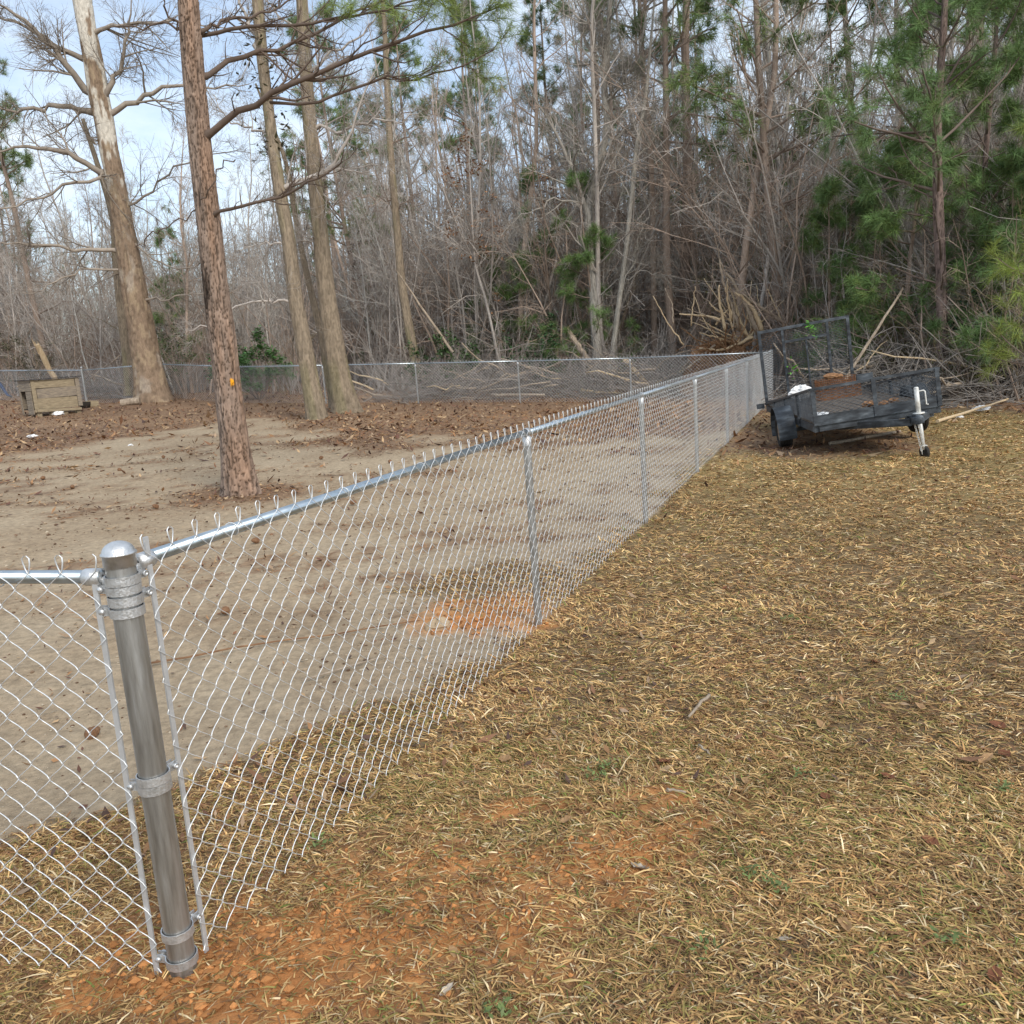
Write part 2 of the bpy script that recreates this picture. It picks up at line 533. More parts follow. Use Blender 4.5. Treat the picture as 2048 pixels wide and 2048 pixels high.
# blades stand in tufts: every seventh point is a tuft centre the next blades share
perm = rng.permutation(len(x)); x, y, r = x[perm], y[perm], r[perm]
m7 = len(x) // 7 * 7
x, y, r = x[:m7], y[:m7], r[:m7]
tc_ = np.repeat(np.arange(0, m7, 7), 7)
loose = rng.uniform(0, 1, m7) < 0.25
sp7 = 0.011 * np.maximum(1, r[tc_] / 3.2) ** 0.5
x = np.where(loose, x, x[tc_] + rng.normal(0, 1, m7) * sp7); y = np.where(loose, y, y[tc_] + rng.normal(0, 1, m7) * sp7); r = np.hypot(x, y)
taz, tti, tco = rng.uniform(0, 6.28, m7)[tc_], rng.normal(15, 9, m7)[tc_], rng.uniform(0.72, 1.2, m7)[tc_]
lw, cl, lt, n1, n2, n3 = masks(x, y)
thin = fbm(x * 2.6, y * 2.6, 41, 3)
d_, s_ = ds(x, y)
keep = rng.uniform(0, 1, len(x)) < lw * (1 - 0.80 * cl) * np.clip(0.35 + 1.3 * thin, 0.4, 1) * (1 - 0.6 * lt)
taz, tti, tco, loose = taz[keep], tti[keep], tco[keep], loose[keep]
x, y, r, n1, n2, thin, cl = x[keep], y[keep], r[keep], n1[keep], n2[keep], thin[keep], cl[keep]
n = len(x)
grow = np.maximum(1, r / 3.2)
L = rng.gamma(4.5, 0.0088, n) * grow ** 0.20
Wd = rng.uniform(0.0020, 0.0056, n) * grow ** 0.60
tilt = np.radians(np.clip(np.where(loose, rng.normal(6, 8, n), tti + rng.normal(0, 10, n)), 1, 80))
az = np.where(loose, rng.uniform(0, 6.28, n), 5 * fbm(x * 1.2, y * 1.2, 42, 2) + taz * 0.55 + rng.normal(0, 0.75, n))
pal = np.array([(0.66, 0.47, 0.22), (0.56, 0.37, 0.16), (0.45, 0.27, 0.11), (0.26, 0.14, 0.07), (0.31, 0.26, 0.085), (0.17, 0.22, 0.05), (0.74, 0.61, 0.38)])
gr_n = np.clip(0.5 + 1.8 * (fbm(x * 0.7, y * 0.7, 43, 3) - 0.5) + 0.8 * n2, 0, 1)
gr_near = smooth(9, 2.5, r)
pr_ = np.stack([0.20 + 0 * x, 0.26 + 0 * x, 0.20 + 0 * x, 0.22 + 0.18 * (1 - gr_n), (0.07 + 0.25 * gr_n) * (0.35 + 0.65 * gr_near), (0.005 + 0.06 * gr_n ** 2) * (0.3 + 0.7 * gr_near), 0.08 + 0 * x], -1)
pr_ /= pr_.sum(1)[:, None]
ci = (rng.uniform(0, 1, n)[:, None] > np.cumsum(pr_, 1)).sum(1).clip(0, 6)
gc = pal[ci] * tco[:, None] * np.array([1.0, 0.96, 0.93]) * rng.uniform(0.7, 1.25, n)[:, None] * np.clip(0.78 + 0.5 * fbm(x * 0.9, y * 0.9, 44, 4) + 0.5 * (fbm(x * 3.1, y * 3.1, 45, 3) - 0.5), 0.6, 1.3)[:, None]
V, q, tr, c = blades(x, y, L, Wd, tilt, az, gc, 0.003 + relief(x, y, lw[keep], cl))
grass = obj('dry_grass', np_mesh('dry_grass', V, q, tr, False, c), GRASS)
tag(grass, 'dry straw-coloured lawn grass with green blades', 'grass', kind='stuff')

# ---- dead leaves and pine straw lying on the earth
def leaf_quads(x, y, size, colr, z=None, curl=0.35):
    n = len(x)
    z = gh(x, y) + 0.008 if z is None else z
    az = rng.uniform(0, 2 * math.pi, n)
    el = rng.normal(0, 0.35, n)
    ro = rng.normal(0, 0.45, n)
    a = np.stack([np.cos(az) * np.cos(el), np.sin(az) * np.cos(el), np.sin(el)], -1)
    b = np.stack([-np.sin(az), np.cos(az), np.sin(ro)], -1)
    b /= np.linalg.norm(b, axis=1)[:, None]
    P = np.stack([x, y, z + np.abs(np.sin(el)) * size * 0.5], -1)
    w = size * rng.uniform(0.28, 0.5, n)
    up = np.zeros((n, 3)); up[:, 2] = size * curl * rng.uniform(0, 1, n)
    A = a * (size / 2)[:, None]; B = b * (w / 2)[:, None]
    V = np.stack([P - A, P + B + up * 0.3 - A * 0.1, P + A * 1.05 + up, P - B - A * 0.1 + up * 0.2], 1).reshape(-1, 3)
    k = np.arange(n)[:, None] * 4
    return V, np.concatenate([k + np.array([[0, 1, 3]]), k + np.array([[1, 2, 3]])]), np.repeat(colr, 4, 0)

n = 170000
u = rng.uniform(0, 1, n); p = 0.55
r = (3.0 ** p + u * (48.0 ** p - 3.0 ** p)) ** (1 / p)
a = rng.uniform(math.radians(-45), math.radians(44), n)
x, y = r * np.sin(a), r * np.cos(a)
lw, cl, lt, n1, n2, n3 = masks(x, y)
bunch = fbm(x * 1.7, y * 1.7, 51, 3)
keep = rng.uniform(0, 1, n) < np.clip(lt * (0.35 + 0.9 * bunch) + 0.03 + 0.05 * (bunch > 0.58) + 0.10 * (lw > 0.5) * (ds(x, y)[0] > 0) * (r < 9) + 0.03 * lw * (d_.mean() * 0 + 1) * (bunch > 0.6), 0, 1)
x, y, r, bunch = x[keep], y[keep], r[keep], bunch[keep]
n = len(x)
lpal = np.array([(0.30, 0.15, 0.065), (0.21, 0.10, 0.05), (0.14, 0.065, 0.04), (0.42, 0.26, 0.13), (0.09, 0.05, 0.035), (0.33, 0.21, 0.12)])
lc = lpal[rng.integers(0, 6, n)] * np.array([1.05, 1.15, 1.3]) * rng.uniform(0.8, 1.2, n)[:, None]
size = rng.gamma(3.0, 0.018, n) * np.clip(r / 13, 0.55, 1.25)
V, tr, c = leaf_quads(x, y, size, lc, z=gh(x, y) + 0.006 + relief(x, y, lw[keep], cl[keep]))
# pine straw under the pine, the trailer and the wood edge
m_ = 26000
u = rng.uniform(0, 1, m_)
r2 = (4.0 ** 0.8 + u * (22.0 ** 0.8 - 4.0 ** 0.8)) ** (1 / 0.8)
a2 = rng.uniform(math.radians(-42), math.radians(42), m_)
x2, y2 = r2 * np.sin(a2), r2 * np.cos(a2)
lw2, cl2, lt2, *_ = masks(x2, y2)
k2 = rng.uniform(0, 1, m_) < lt2
x2, y2, r2 = x2[k2], y2[k2], r2[k2]
m_ = len(x2)
sc = np.array([(0.34, 0.16, 0.06), (0.26, 0.115, 0.05), (0.40, 0.23, 0.10)])[rng.integers(0, 3, m_)]
V2, q2, t2, c2 = blades(x2, y2, rng.uniform(0.1, 0.2, m_), 0.003 * np.clip(r2 / 5, 1, 3), np.radians(rng.uniform(1, 18, m_)), rng.uniform(0, 6.28, m_), sc, 0.006)
lg = Geo()
lg.add(V, None, tr, c).add(V2, q2, t2, c2)
tag(lg.build('leaf_litter', LITTER), 'brown dead leaves and pine straw scattered over the yard and woodland floor', 'leaf litter', kind='stuff')

# ---- clay clods round the post holes
def clods(n, cx, cy, sx, sy, smin, smax):
    x, y = rng.normal(cx, sx, n), rng.normal(cy, sy, n)
    lw, cl, *_ = masks(x, y)
    k = rng.uniform(0, 1, n) < cl + 0.04
    return x[k], y[k], (smin + (smax - smin) * rng.uniform(0, 1, n) ** 3)[k], cl[k]
ico = np.array([(0, 0, 1), (0.9, 0, 0.3), (0.28, 0.85, 0.35), (-0.72, 0.53, 0.3), (-0.72, -0.53, 0.3), (0.28, -0.85, 0.35), (0.5, 0.4, -0.5), (-0.5, 0.3, -0.5), (0, -0.6, -0.5)])
icf = np.array([(0, 1, 2), (0, 2, 3), (0, 3, 4), (0, 4, 5), (0, 5, 1), (1, 6, 2), (2, 6, 7), (2, 7, 3), (3, 7, 4), (4, 7, 8), (4, 8, 5), (5, 8, 1), (1, 8, 6)])
cg = Geo()
for args in ((1900, -0.62, 2.25, 0.34, 0.16, 0.002, 0.013), (1500, 0.0, 2.45, 0.35, 0.16, 0.002, 0.012), (420, -1.02, 2.04, 0.14, 0.07, 0.003, 0.022), (500, -0.25, 5.2, 0.28, 0.26, 0.005, 0.02)):
    x, y, s, cl2_ = clods(*args)
    m_ = len(x)
    V = ico[None] * s[:, None, None] * rng.uniform(0.6, 1.25, (m_, 9, 1)) * np.array([1, 1, 0.75])
    V = V + np.stack([x, y, gh(x, y) + s * 0.3 + relief(x, y, 1.0, cl2_)], -1)[:, None]
    cc = (np.array([0.56, 0.25, 0.09]) * rng.uniform(0.5, 1.15, (m_, 1)))
    cg.add(V.reshape(-1, 3), None, (np.arange(m_)[:, None, None] * 9 + icf[None]).reshape(-1, 3), np.repeat(cc, 9, 0))
sg = Geo()
u = rng.uniform(0, 1, 26000); r = (3.2 ** 0.9 + u * (17.0 ** 0.9 - 3.2 ** 0.9)) ** (1 / 0.9); a = rng.uniform(math.radians(-40), math.radians(16), 26000)
x, y = r * np.sin(a), r * np.cos(a)
lw, cl, lt, n1, n2, n3 = masks(x, y)
k = (lw < 0.4) & (rng.uniform(0, 1, len(x)) < 0.35 + 1.2 * n1 + 0.8 * n2) & (ds(x, y)[0] > 0.1)
x, y, r, lw, cl = x[k], y[k], r[k], lw[k], cl[k]
m_ = len(x); sz = (0.003 + 0.011 * rng.uniform(0, 1, m_) ** 4) * np.clip(r / 6, 1, 1.8)
V = ico[None] * sz[:, None, None] * rng.uniform(0.6, 1.25, (m_, 9, 1)) * np.array([1.2, 1.2, 0.7]) + np.stack([x, y, gh(x, y) + relief(x, y, lw, cl) + sz * 0.2], -1)[:, None]
gcol = np.array([(0.40, 0.30, 0.20), (0.25, 0.17, 0.11), (0.15, 0.09, 0.055), (0.50, 0.42, 0.31)])[rng.integers(0, 4, m_)]
sg.add(V.reshape(-1, 3), None, (np.arange(m_)[:, None, None] * 9 + icf[None]).reshape(-1, 3), np.repeat(gcol, 9, 0))
tag(sg.build('sand_grit', CLOD), 'grit, crumbs and bark bits scattered over the sandy yard', 'grit', kind='stuff')
tag(cg.build('clay_clods', CLOD), 'crumbs and clods of orange clay dug from the post holes', 'clay', kind='stuff')

# ================================================================== CHAIN-LINK FENCES
DW = 0.0942          # diamond width and height
def chain_mesh(name, A, B, parent, quality, hand, matw, rw=0.0018, slack=0.006, base=0.035, top=1.200, start=0.0, stop=None):
    """a woven fabric of zig-zag wires from A to B (2D), each hooked into the next, knuckled loops on top"""
    A, B = np.array(A, float), np.array(B, float)
    Ln = np.linalg.norm(B - A) if stop is None else stop
    D = (B - A) / np.linalg.norm(B - A)
    Nn = np.array([-D[1], D[0]]) * hand
    n = int((Ln - start) / (DW / 2))
    nh = 26
    q_ = quality['q']
    f = np.arange(q_) / q_
    xs, dp, zz = [], [], []
    for h_ in range(nh):
        lin = 0.62 * f + 0.38 * (0.5 - 0.5 * np.cos(math.pi * f))
        xs.append(lin if h_ % 2 == 0 else 1 - lin)
        dp.append(np.sin(math.pi * f) * (1 if h_ % 2 == 0 else -1))
        zz.append((h_ + f) / nh)
    xs.append([0.0]); dp.append([0.0]); zz.append([1.0])
    xs, dp, zz = np.concatenate(xs), np.concatenate(dp), np.concatenate(zz)
    i = np.arange(n)
    par = (i % 2)[:, None]
    xw = np.where(par == 0, xs[None], 1 - xs[None])           # odd wires run in counter-phase
    dw = np.where(par == 0, dp[None], -dp[None]) * 0.0042
    ext = 1 + 2 * rw / (DW / 2)
    U = start + i[:, None] * DW / 2 + (0.5 + (xw - 0.5) * ext) * DW / 2
    base_xy = A[None, None] + D * U[..., None]
    zg = gh(base_xy[..., 0], base_xy[..., 1])
    wob = slack * (fbm(U * 1.4, zz[None] * 3 + 0 * U, 61, 2) - 0.5) * 2
    P = np.concatenate([base_xy + Nn * (dw + wob)[..., None], (zg + base + zz[None] * (top - base))[..., None]], -1)
    # knuckles: each wire end bends over its neighbour and back down
    e = P[:, -1]
    sgn = np.where(par[:, 0] == 0, -1.0, 1.0)[:, None]
    D3 = np.array([D[0], D[1], 0]); N3 = np.array([Nn[0], Nn[1], 0])
    up = lambda q_: np.array([0, 0, q_])
    ks = [e + D3 * sgn * 0.0055 + up(0.010) + N3 * 0.002 * sgn, e + D3 * sgn * 0.0095 + up(0.026) + N3 * 0.002 * sgn, e + D3 * sgn * 0.0085 + up(0.038), e + D3 * sgn * 0.001 + up(0.045)]
    P = np.concatenate([P] + [k_[:, None] for k_ in ks], 1)
    R = np.full(P.shape[:2], rw * 1.12)
    G = Geo()
    G.tubes(P, R, quality['ns'])
    return G.build(name, matw, parent, quality['ns'] > 3)

HI, MID, LOW = {'q': 4, 'ns': 5}, {'q': 2, 'ns': 4}, {'q': 1, 'ns': 3}

def tube_between(name, a, b, r, m, parent, ns=14):
    G = Geo(); G.tube([a, b], r, ns)
    return G.build(name, m, parent, False if ns < 8 else True)

def line_post(parent, x, y, h=1.165, r=0.0235, m=None):
    z = g1(x, y)
    p = obj('line_post', LINEPOST, m or GALV, parent)
    p.location = (x, y, z)
    c = obj('loop_cap', LOOPCAP, GALV_FIT, p)
    return p
_g = Geo(); _g.lathe([(0.0235, -0.12), (0.0235, 0.55), (0.0235, 1.155)], 18); LINEPOST = _g.mesh('line_post', True)
_g = Geo(); _g.lathe([(0.0262, 1.10), (0.0262, 1.150), (0.022, 1.156), (0.016, 1.16)], 18)
_g.lathe([(0.0212, -0.022), (0.0232, -0.02), (0.0232, 0.02), (0.0212, 0.022)], 18, Matrix.Translation((0, 0, 1.18)) @ Matrix.Rotation(math.pi / 2, 4, 'X') )
LOOPCAP = _g.mesh('loop_cap', True)
LINEPOST.materials.append(GALV); LOOPCAP.materials.append(GALV_FIT)

def terminal_post(parent, x, y, detail=True, r=0.0365, h=1.205, name='corner_post'):
    z = g1(x, y)
    G = Geo(); G.lathe([(r, -0.2), (r, 0.0), (r, 0.6), (r, h)], 32)
    p = G.build(name, GALV, parent, True)
    p.location = (x, y, z)
    G = Geo()
    rc = r + 0.0035
    prof = [(r + 0.0006, h - 0.028), (rc, h - 0.028), (rc, h + 0.002), (rc + 0.0035, h + 0.003), (rc + 0.0035, h + 0.007)]
    prof += [(rc * math.cos(a), h + 0.007 + 0.030 * math.sin(a)) for a in np.radians([4, 15, 28, 42, 56, 70, 82, 90])]
    G.lathe(prof, 32)
    G.build('post_cap', GALV_FIT, p, True)
    return p

def band(parent, name, post_r, zc, height, direction, tail=0.035, bolt=True, ns=22):
    """strap wrapped round the post with two flat ears toward `direction`, pinched by a carriage bolt"""
    dx, dy = direction
    a0 = math.atan2(dy, dx)
    rO = post_r + 0.0035
    G = Geo()
    angs = np.linspace(a0 + 0.30, a0 + 2 * math.pi - 0.30, ns)
    pts = [np.array([rO * math.cos(a), rO * math.sin(a)]) for a in angs]
    d = np.array([dx, dy]); nrm = np.array([-dy, dx])
    ear1 = [d * (rO + 0.010) + nrm * 0.0065, d * (rO + tail) + nrm * 0.0065]
    ear2 = [d * (rO + tail) - nrm * 0.0065, d * (rO + 0.010) - nrm * 0.0065]
    path = [ear1[1], ear1[0]] + pts + [ear2[1], ear2[0]]
    path = np.array(path)
    th_ = 0.0028
    tang = np.gradient(path, axis=0); tang /= np.linalg.norm(tang, axis=1)[:, None]
    nn = np.stack([tang[:, 1], -tang[:, 0]], -1)
    o, ii = path + nn * th_, path
    n = len(path)
    V = []
    for k in range(n):
        for (pp, z) in ((ii[k], zc - height / 2), (o[k], zc - height / 2), (o[k], zc + height / 2), (ii[k], zc + height / 2)):
            V.append([pp[0], pp[1], z])
    q = []
    for k in range(n - 1):
        for j in range(4):
            q.append([k * 4 + j, k * 4 + (j + 1) % 4, (k + 1) * 4 + (j + 1) % 4, (k + 1) * 4 + j])
    G.add(V, q)
    ob = G.build(name, GALV_FIT, parent)
    if bolt:
        Gb = Geo()
        c = d * (rO + tail - 0.010)
        ax = Matrix(((-dx, 0, nrm[0], c[0]), (-dy, 0, nrm[1], c[1]), (0, 1, 0, zc), (0, 0, 0, 1)))
        Gb.lathe([(0.0, 0.0185), (0.005, 0.018), (0.0085, 0.0155), (0.0092, 0.011), (0.0045, 0.0108), (0.0045, -0.02), (0.008, -0.02), (0.008, -0.014), (0.0045, -0.0138)], 14, ax)
        Gb.build('carriage_bolt', GALV_FIT, ob, True)
    return ob

# ---- the right-hand run: corner post + seven bays
END = np.array([FX, FY]) + FD * RUN
fr = tag(empty('chain_link_fence', (0, 0, 0)), 'new galvanised chain-link fence between sandy yard and dry lawn, ending beside the trailer', 'fence')
cpost = terminal_post(fr, FX, FY)
PR = 0.0365
a_tie = [(0.985, FD, 0.020), (0.60, FD, 0.020), (0.14, FD, 0.020)]
for zc, d, hgt in a_tie:
    band(cpost, 'tension_band', PR, zc + (0.105 if zc > 0.9 else 0), 0.024, d)
for zc in (1.060, 0.575, 0.055):
    band(cpost, 'tension_band', PR, zc, 0.024, LD)
band(cpost, 'brace_band', PR, 1.143, 0.024, FD, 0.03)
band(cpost, 'brace_band', PR, 1.1185, 0.022, LD, 0.03)
def rail_end(parent, d, z):
    G = Geo()
    a = np.array([d[0], d[1], 0.0])
    G.lathe([(0.006, 0.0), (0.0225, 0.004), (0.0225, 0.045), (0.0205, 0.05), (0.0178, 0.05)], 18,
            Matrix(((-d[1], 0, d[0], d[0] * (PR + 0.018)), (d[0], 0, d[1], d[1] * (PR + 0.018)), (0, 1, 0, z), (0, 0, 0, 1))))
    G.bar(a * (PR + 0.004) + np.array([0, 0, z - 0.03]), a * (PR + 0.022) + np.array([0, 0, z - 0.005]), 0.010, 0.03)
    return G.build('rail_end', GALV_FIT, parent, True)
rail_end(cpost, FD, 1.172); rail_end(cpost, LD, 1.150)
def tension_bar(parent, d, z0, z1, off):
    G = Geo()
    sh = -FN if d is FD else -LN
    c = np.array([FX, FY]) + np.array(d) * off + sh * 0.014
    z = g1(*c)
    dn = np.array([-d[1], d[0]])
    G.bar((c[0], c[1], z + z0), (c[0] + 0.003, c[1], z + z1), 0.0145, 0.0055, up=(dn[0], dn[1], 0))
    return G.build('tension_bar', WIRE_DULL, parent)
tension_bar(fr, FD, 0.02, 1.235, PR + 0.040)
s0 = PR + 0.04
MA, ME = np.array([FX, FY]) - FN * 0.022, END - FN * 0.022
chain_mesh('chain_link_mesh', MA, ME, fr, HI, 1, WIRE, start=s0 - 0.012, stop=SPAN * 2 + 0.3)
chain_mesh('chain_link_mesh', MA, ME, fr, MID, 1, WIRE, start=s0 - 0.012 + DW / 2 * 2 * int((SPAN * 2 + 0.3 - s0 + 0.012) / DW), stop=RUN - 0.05, rw=0.0017)
ra = np.array([FX, FY]) + FD * (PR + 0.03)
RB = np.array([-FN[0], -FN[1]]) * 0.0
for k in range(7):
    s_a, s_b = (PR + 0.03 if k == 0 else SPAN * k), SPAN * (k + 1)
    a, b = np.array([FX, FY]) + FD * s_a + FN * 0.003, np.array([FX, FY]) + FD * s_b + FN * 0.003
    o = tube_between('top_rail', (a[0], a[1], 1.176 + g1(*a)), (b[0], b[1], 1.180 + g1(*b)), 0.0175, GALV_RAIL, fr, 18)
for k in range(1, 7):
    p_ = np.array([FX, FY]) + FD * SPAN * k + FN * 0.006
    lp = line_post(fr, p_[0], p_[1])
    lp.rotation_euler = (0, 0, -TH)
ep = terminal_post(fr, END[0] + FN[0] * 0.03, END[1] + FN[1] * 0.03, name='end_post')
# wire ties round the rail
for k, s_ in enumerate(np.arange(0.42, 9.5, 0.62)):
    G = Geo()
    c = np.array([FX, FY]) + FD * s_ + FN * 0.001
    an = np.linspace(0.3, 2 * math.pi + 0.9, 14)
    pts = [np.array([c[0], c[1], 1.178 + g1(*c)]) + 0.0205 * (np.cos(t_) * np.array([FN[0], FN[1], 0]) + np.sin(t_) * np.array([0, 0, 1.0])) + np.array([FD[0], FD[1], 0]) * 0.004 * t_ for t_ in an]
    G.tube(pts, 0.0017, 5)
    G.build('tie_wire', WIRE, fr, True)

# ---- the near run that leaves to the left
fl = tag(empty('chain_link_fence', (0, 0, 0)), 'short galvanised chain-link panel beside the domed corner post, top rail ending in it', 'fence')
LE = np.array([FX, FY]) + LD * 3.0
tension_bar(fl, LD, 0.0, 1.165, PR + 0.036)
chain_mesh('chain_link_mesh', np.array([FX, FY]) - LN * 0.022, LE - LN * 0.022, fl, HI, -1, WIRE, start=PR + 0.022, stop=2.2, top=1.170, base=0.02)
a, b = np.array([FX, FY]) + LD * (PR + 0.02), LE
tube_between('top_rail', (a[0], a[1], 1.150), (b[0], b[1], 1.162 + g1(*b)), 0.0175, GALV_RAIL, fl, 18)
line_post(fl, LE[0] + LN[0] * 0.03, LE[1] + LN[1] * 0.03)
for s_ in (0.33, 0.95, 1.6):
    G = Geo()
    c = np.array([FX, FY]) + LD * s_
    an = np.linspace(0.3, 2 * math.pi + 0.9, 14)
    G.tube([np.array([c[0], c[1], 1.151]) + 0.0205 * (np.cos(t_) * np.array([LN[0], LN[1], 0]) + np.sin(t_) * np.array([0, 0, 1.0])) + np.array([LD[0], LD[1], 0]) * 0.004 * t_ for t_ in an], 0.0017, 5)
    G.build('tie_wire', WIRE, fl, True)

# ---- the far run across the back of the yard
ff = tag(empty('chain_link_fence', (0, 0, 0)), 'chain-link fence across the back of the yard, in front of the woods', 'fence')
FT = [0, 3.66, 6.87, 10.1, 13.3, 16.5, 19.7, 23.1]
FB = [END + FN * t_ for t_ in FT]
chain_mesh('chain_link_mesh', FB[0] + FN * 0.05, FB[-1], ff, LOW, -1, WIRE_DULL, rw=0.0020)
for k in range(7):
    a, b = FB[k] + FD * 0.02, FB[k + 1] + FD * 0.02
    tube_between('top_rail', (a[0], a[1], 1.18 + g1(*a)), (b[0], b[1], 1.18 + g1(*b)), 0.0185, GALV_RAIL, ff, 10)
    if 0 < k:
        line_post(ff, FB[k][0] + FD[0] * 0.03, FB[k][1] + FD[1] * 0.03)
terminal_post(ff, FB[-1][0], FB[-1][1], h=1.27)
# ---- and the piece beyond the far corner, behind the dog house
fq = tag(empty('chain_link_fence', (0, 0, 0)), 'short chain-link fence stretch behind the wooden dog house, leaving the far capped post', 'fence')
QD = np.array([-20.2, 34.4]) - FB[-1]
QD /= np.linalg.norm(QD)
QE = FB[-1] + QD * 12
chain_mesh('chain_link_mesh', FB[-1], QE, fq, LOW, -1, WIRE_DULL, rw=0.0020)
for k in range(3):
    a, b = FB[-1] + QD * 4 * k, FB[-1] + QD * 4 * (k + 1)
    tube_between('top_rail', (a[0], a[1], 1.18 + g1(*a)), (b[0], b[1], 1.18 + g1(*b)), 0.0185, GALV_RAIL, fq, 10)
pq = FB[-1] + QD * 6.95
line_post(fq, pq[0], pq[1])

# ================================================================== TREES
def norm(v):
    return v / (np.linalg.norm(v, axis=-1, keepdims=True) + 1e-9)

def sprout(r_, P, R, n, t0, t1, frac, ang, up, wig, K, rfac, rmin, lmin=0.05, taper=0.35, lpow=0.6):
    """n children on every parent polyline (M,K0,3) -> (M*n,K,3)"""
    M_, K0 = P.shape[:2]
    t = r_.uniform(t0, t1, (M_, n)) ** 1.0
    u = t * (K0 - 1)
    i = np.minimum(u.astype(int), K0 - 2)
    f = (u - i)[..., None]
    m = np.arange(M_)[:, None]
    b = P[m, i] * (1 - f) + P[m, i + 1] * f
    pd = norm(P[m, i + 1] - P[m, i])
    rb = R[m, i] * (1 - f[..., 0]) + R[m, i + 1] * f[..., 0]
    plen = np.linalg.norm(np.diff(P, axis=1), axis=2).sum(1)[:, None]
    L = np.maximum(lmin, plen * frac * r_.uniform(0.55, 1.2, (M_, n)) * (1.05 - t) ** lpow)
    rv = norm(r_.normal(0, 1, (M_, n, 3)))
    perp = norm(rv - pd * (rv * pd).sum(-1, keepdims=True))
    a = np.radians(r_.normal(ang, 12, (M_, n)))[..., None]
    dr = np.cos(a) * pd + np.sin(a) * perp
    b, dr, L, rb = b.reshape(-1, 3), dr.reshape(-1, 3), L.reshape(-1), rb.reshape(-1)
    pts = [b]
    st = (L / (K - 1))[:, None]
    for k in range(K - 1):
        dr = norm(dr + np.array([0, 0, up]) + r_.normal(0, wig, dr.shape))
        pts.append(pts[-1] + dr * st)
    Pc = np.stack(pts, 1)
    r0 = np.maximum(rmin, np.minimum(rb * rfac, 0.02 * L + 0.004))
    Rc = r0[:, None] * np.linspace(1, taper, K)[None]
    return Pc, np.maximum(Rc, rmin * 0.6)

def stem(r_, H, rad, lean=(0, 0), wig=0.06, K=9, up=0.08):
    d = norm(np.array([lean[0], lean[1], 1.0]))
    pts = [np.array([0, 0, -0.15])]
    for k in range(K - 1):
        d = norm(d + np.array([0, 0, up]) + r_.normal(0, wig, 3))
        pts.append(pts[-1] + d * (H + 0.15) / (K - 1))
    P = np.array(pts)
    R = rad * np.linspace(1, 0.0, K) ** 0.75 + 0.006
    R[0] *= 1.25
    return P, R

def bark_geo(P, R, c, ns=8, dark=0.6, r_=None, lichen=0.0):
    G = Geo()
    Pd = catmull(P, (len(P) - 1) * 2 + 1)
    Rd = np.interp(np.linspace(0, len(P) - 1, len(Pd)), np.arange(len(P)), R)
    G.tube(Pd, Rd, ns, False)
    col = np.array(c)[None] * (dark + (1 - dark) * 2 * vn(np.arange(G.n) * 0.37, np.arange(G.n) * 0.11, 3))[:, None]
    G.c.append(col)
    return G

GREY = np.array([0.43, 0.385, 0.345]); PALE = np.array([0.58, 0.55, 0.50]); BROWN = np.array([0.32, 0.245, 0.195]); DARK = np.array([0.11, 0.085, 0.07])

def bare_tree(seed, H, rad, c, n1=16, n2=7, n3=6, lean=(0, 0), tlow=0.3, spread=0.34, ang=48, twig=0.0034, leaves=None, wig=0.07):
    """(trunk mesh, crown mesh) of a leafless tree"""
    r_ = np.random.default_rng(seed)
    P, R = stem(r_, H, rad, lean, wig)
    G = bark_geo(P, R, c)
    trunk = G.mesh('trunk', True); trunk.materials.append(BARK_COL)
    K = Geo()
    P1, R1 = sprout(r_, P[None], R[None], n1, tlow, 0.97, spread, ang, 0.10, 0.16, 6, 0.42, 0.008, 0.5)
    P2, R2 = sprout(r_, P1, R1, n2, 0.2, 1.0, 0.45, 45, 0.06, 0.22, 4, 0.55, 0.0045, 0.25)
    P3, R3 = sprout(r_, P2, R2, n3, 0.15, 1.0, 0.6, 42, 0.05, 0.25, 3, 0.7, twig, 0.18)
    for (p, r, ns) in ((P1, R1, 5), (P2, R2, 3), (P3, R3, 3)):
        cc = c * r_.uniform(0.7, 1.15, (len(p), 1))
        K.tubes(p, r, ns, cc)
    if leaves is not None:
        nl, lc, sz = leaves
        k = r_.integers(0, len(P3), nl)
        tips = P3[k, r_.integers(1, 3, nl)] + r_.normal(0, 0.05, (nl, 3))
        V, tr, c_ = leaf_quads(tips[:, 0], tips[:, 1], r_.uniform(0.7, 1.2, nl) * sz, np.array(lc) * r_.uniform(0.6, 1.3, (nl, 1)), z=tips[:, 2])
        K.add(V, None, tr, c_)
    crown = K.mesh('crown'); crown.materials.append(TWIG_COL)
    return trunk, crown

def needle_tufts(K, r_, C, D, n, L, w, col):
    """needles radiating from each tuft centre C (M,3) around direction D (M,3)"""
    M_ = len(C)
    d = norm(D[:, None] * 0.55 + r_.normal(0, 0.62, (M_, n, 3)))
    ln = L * r_.uniform(0.65, 1.15, (M_, n, 1))
    off = D[:, None] * r_.uniform(-0.5, 0.25, (M_, n, 1)) * L
    b = C[:, None] + off
    droop = np.zeros((M_, n, 3)); droop[..., 2] = -0.18 * ln[..., 0]
    tip = b + d * ln + droop
    s = norm(np.cross(d, r_.normal(0, 1, (M_, n, 3)))) * w
    V = np.stack([b - s, b + s, tip], 2).reshape(-1, 3)
    cc = np.asarray(col)[None, None] * r_.uniform(0.65, 1.3, (M_, 1, 1)) * r_.uniform(0.75, 1.25, (M_, n, 1)) * np.array([1, 1, 1.0])
    yel = r_.uniform(0, 1, (M_, 1, 1)) ** 3
    cc = cc * (1 - 0.35 * yel) + 0.35 * yel * np.array([0.26, 0.25, 0.05])
    K.add(V, None, np.arange(M_ * n * 3).reshape(-1, 3), np.repeat(cc.reshape(-1, 3), 3, 0))

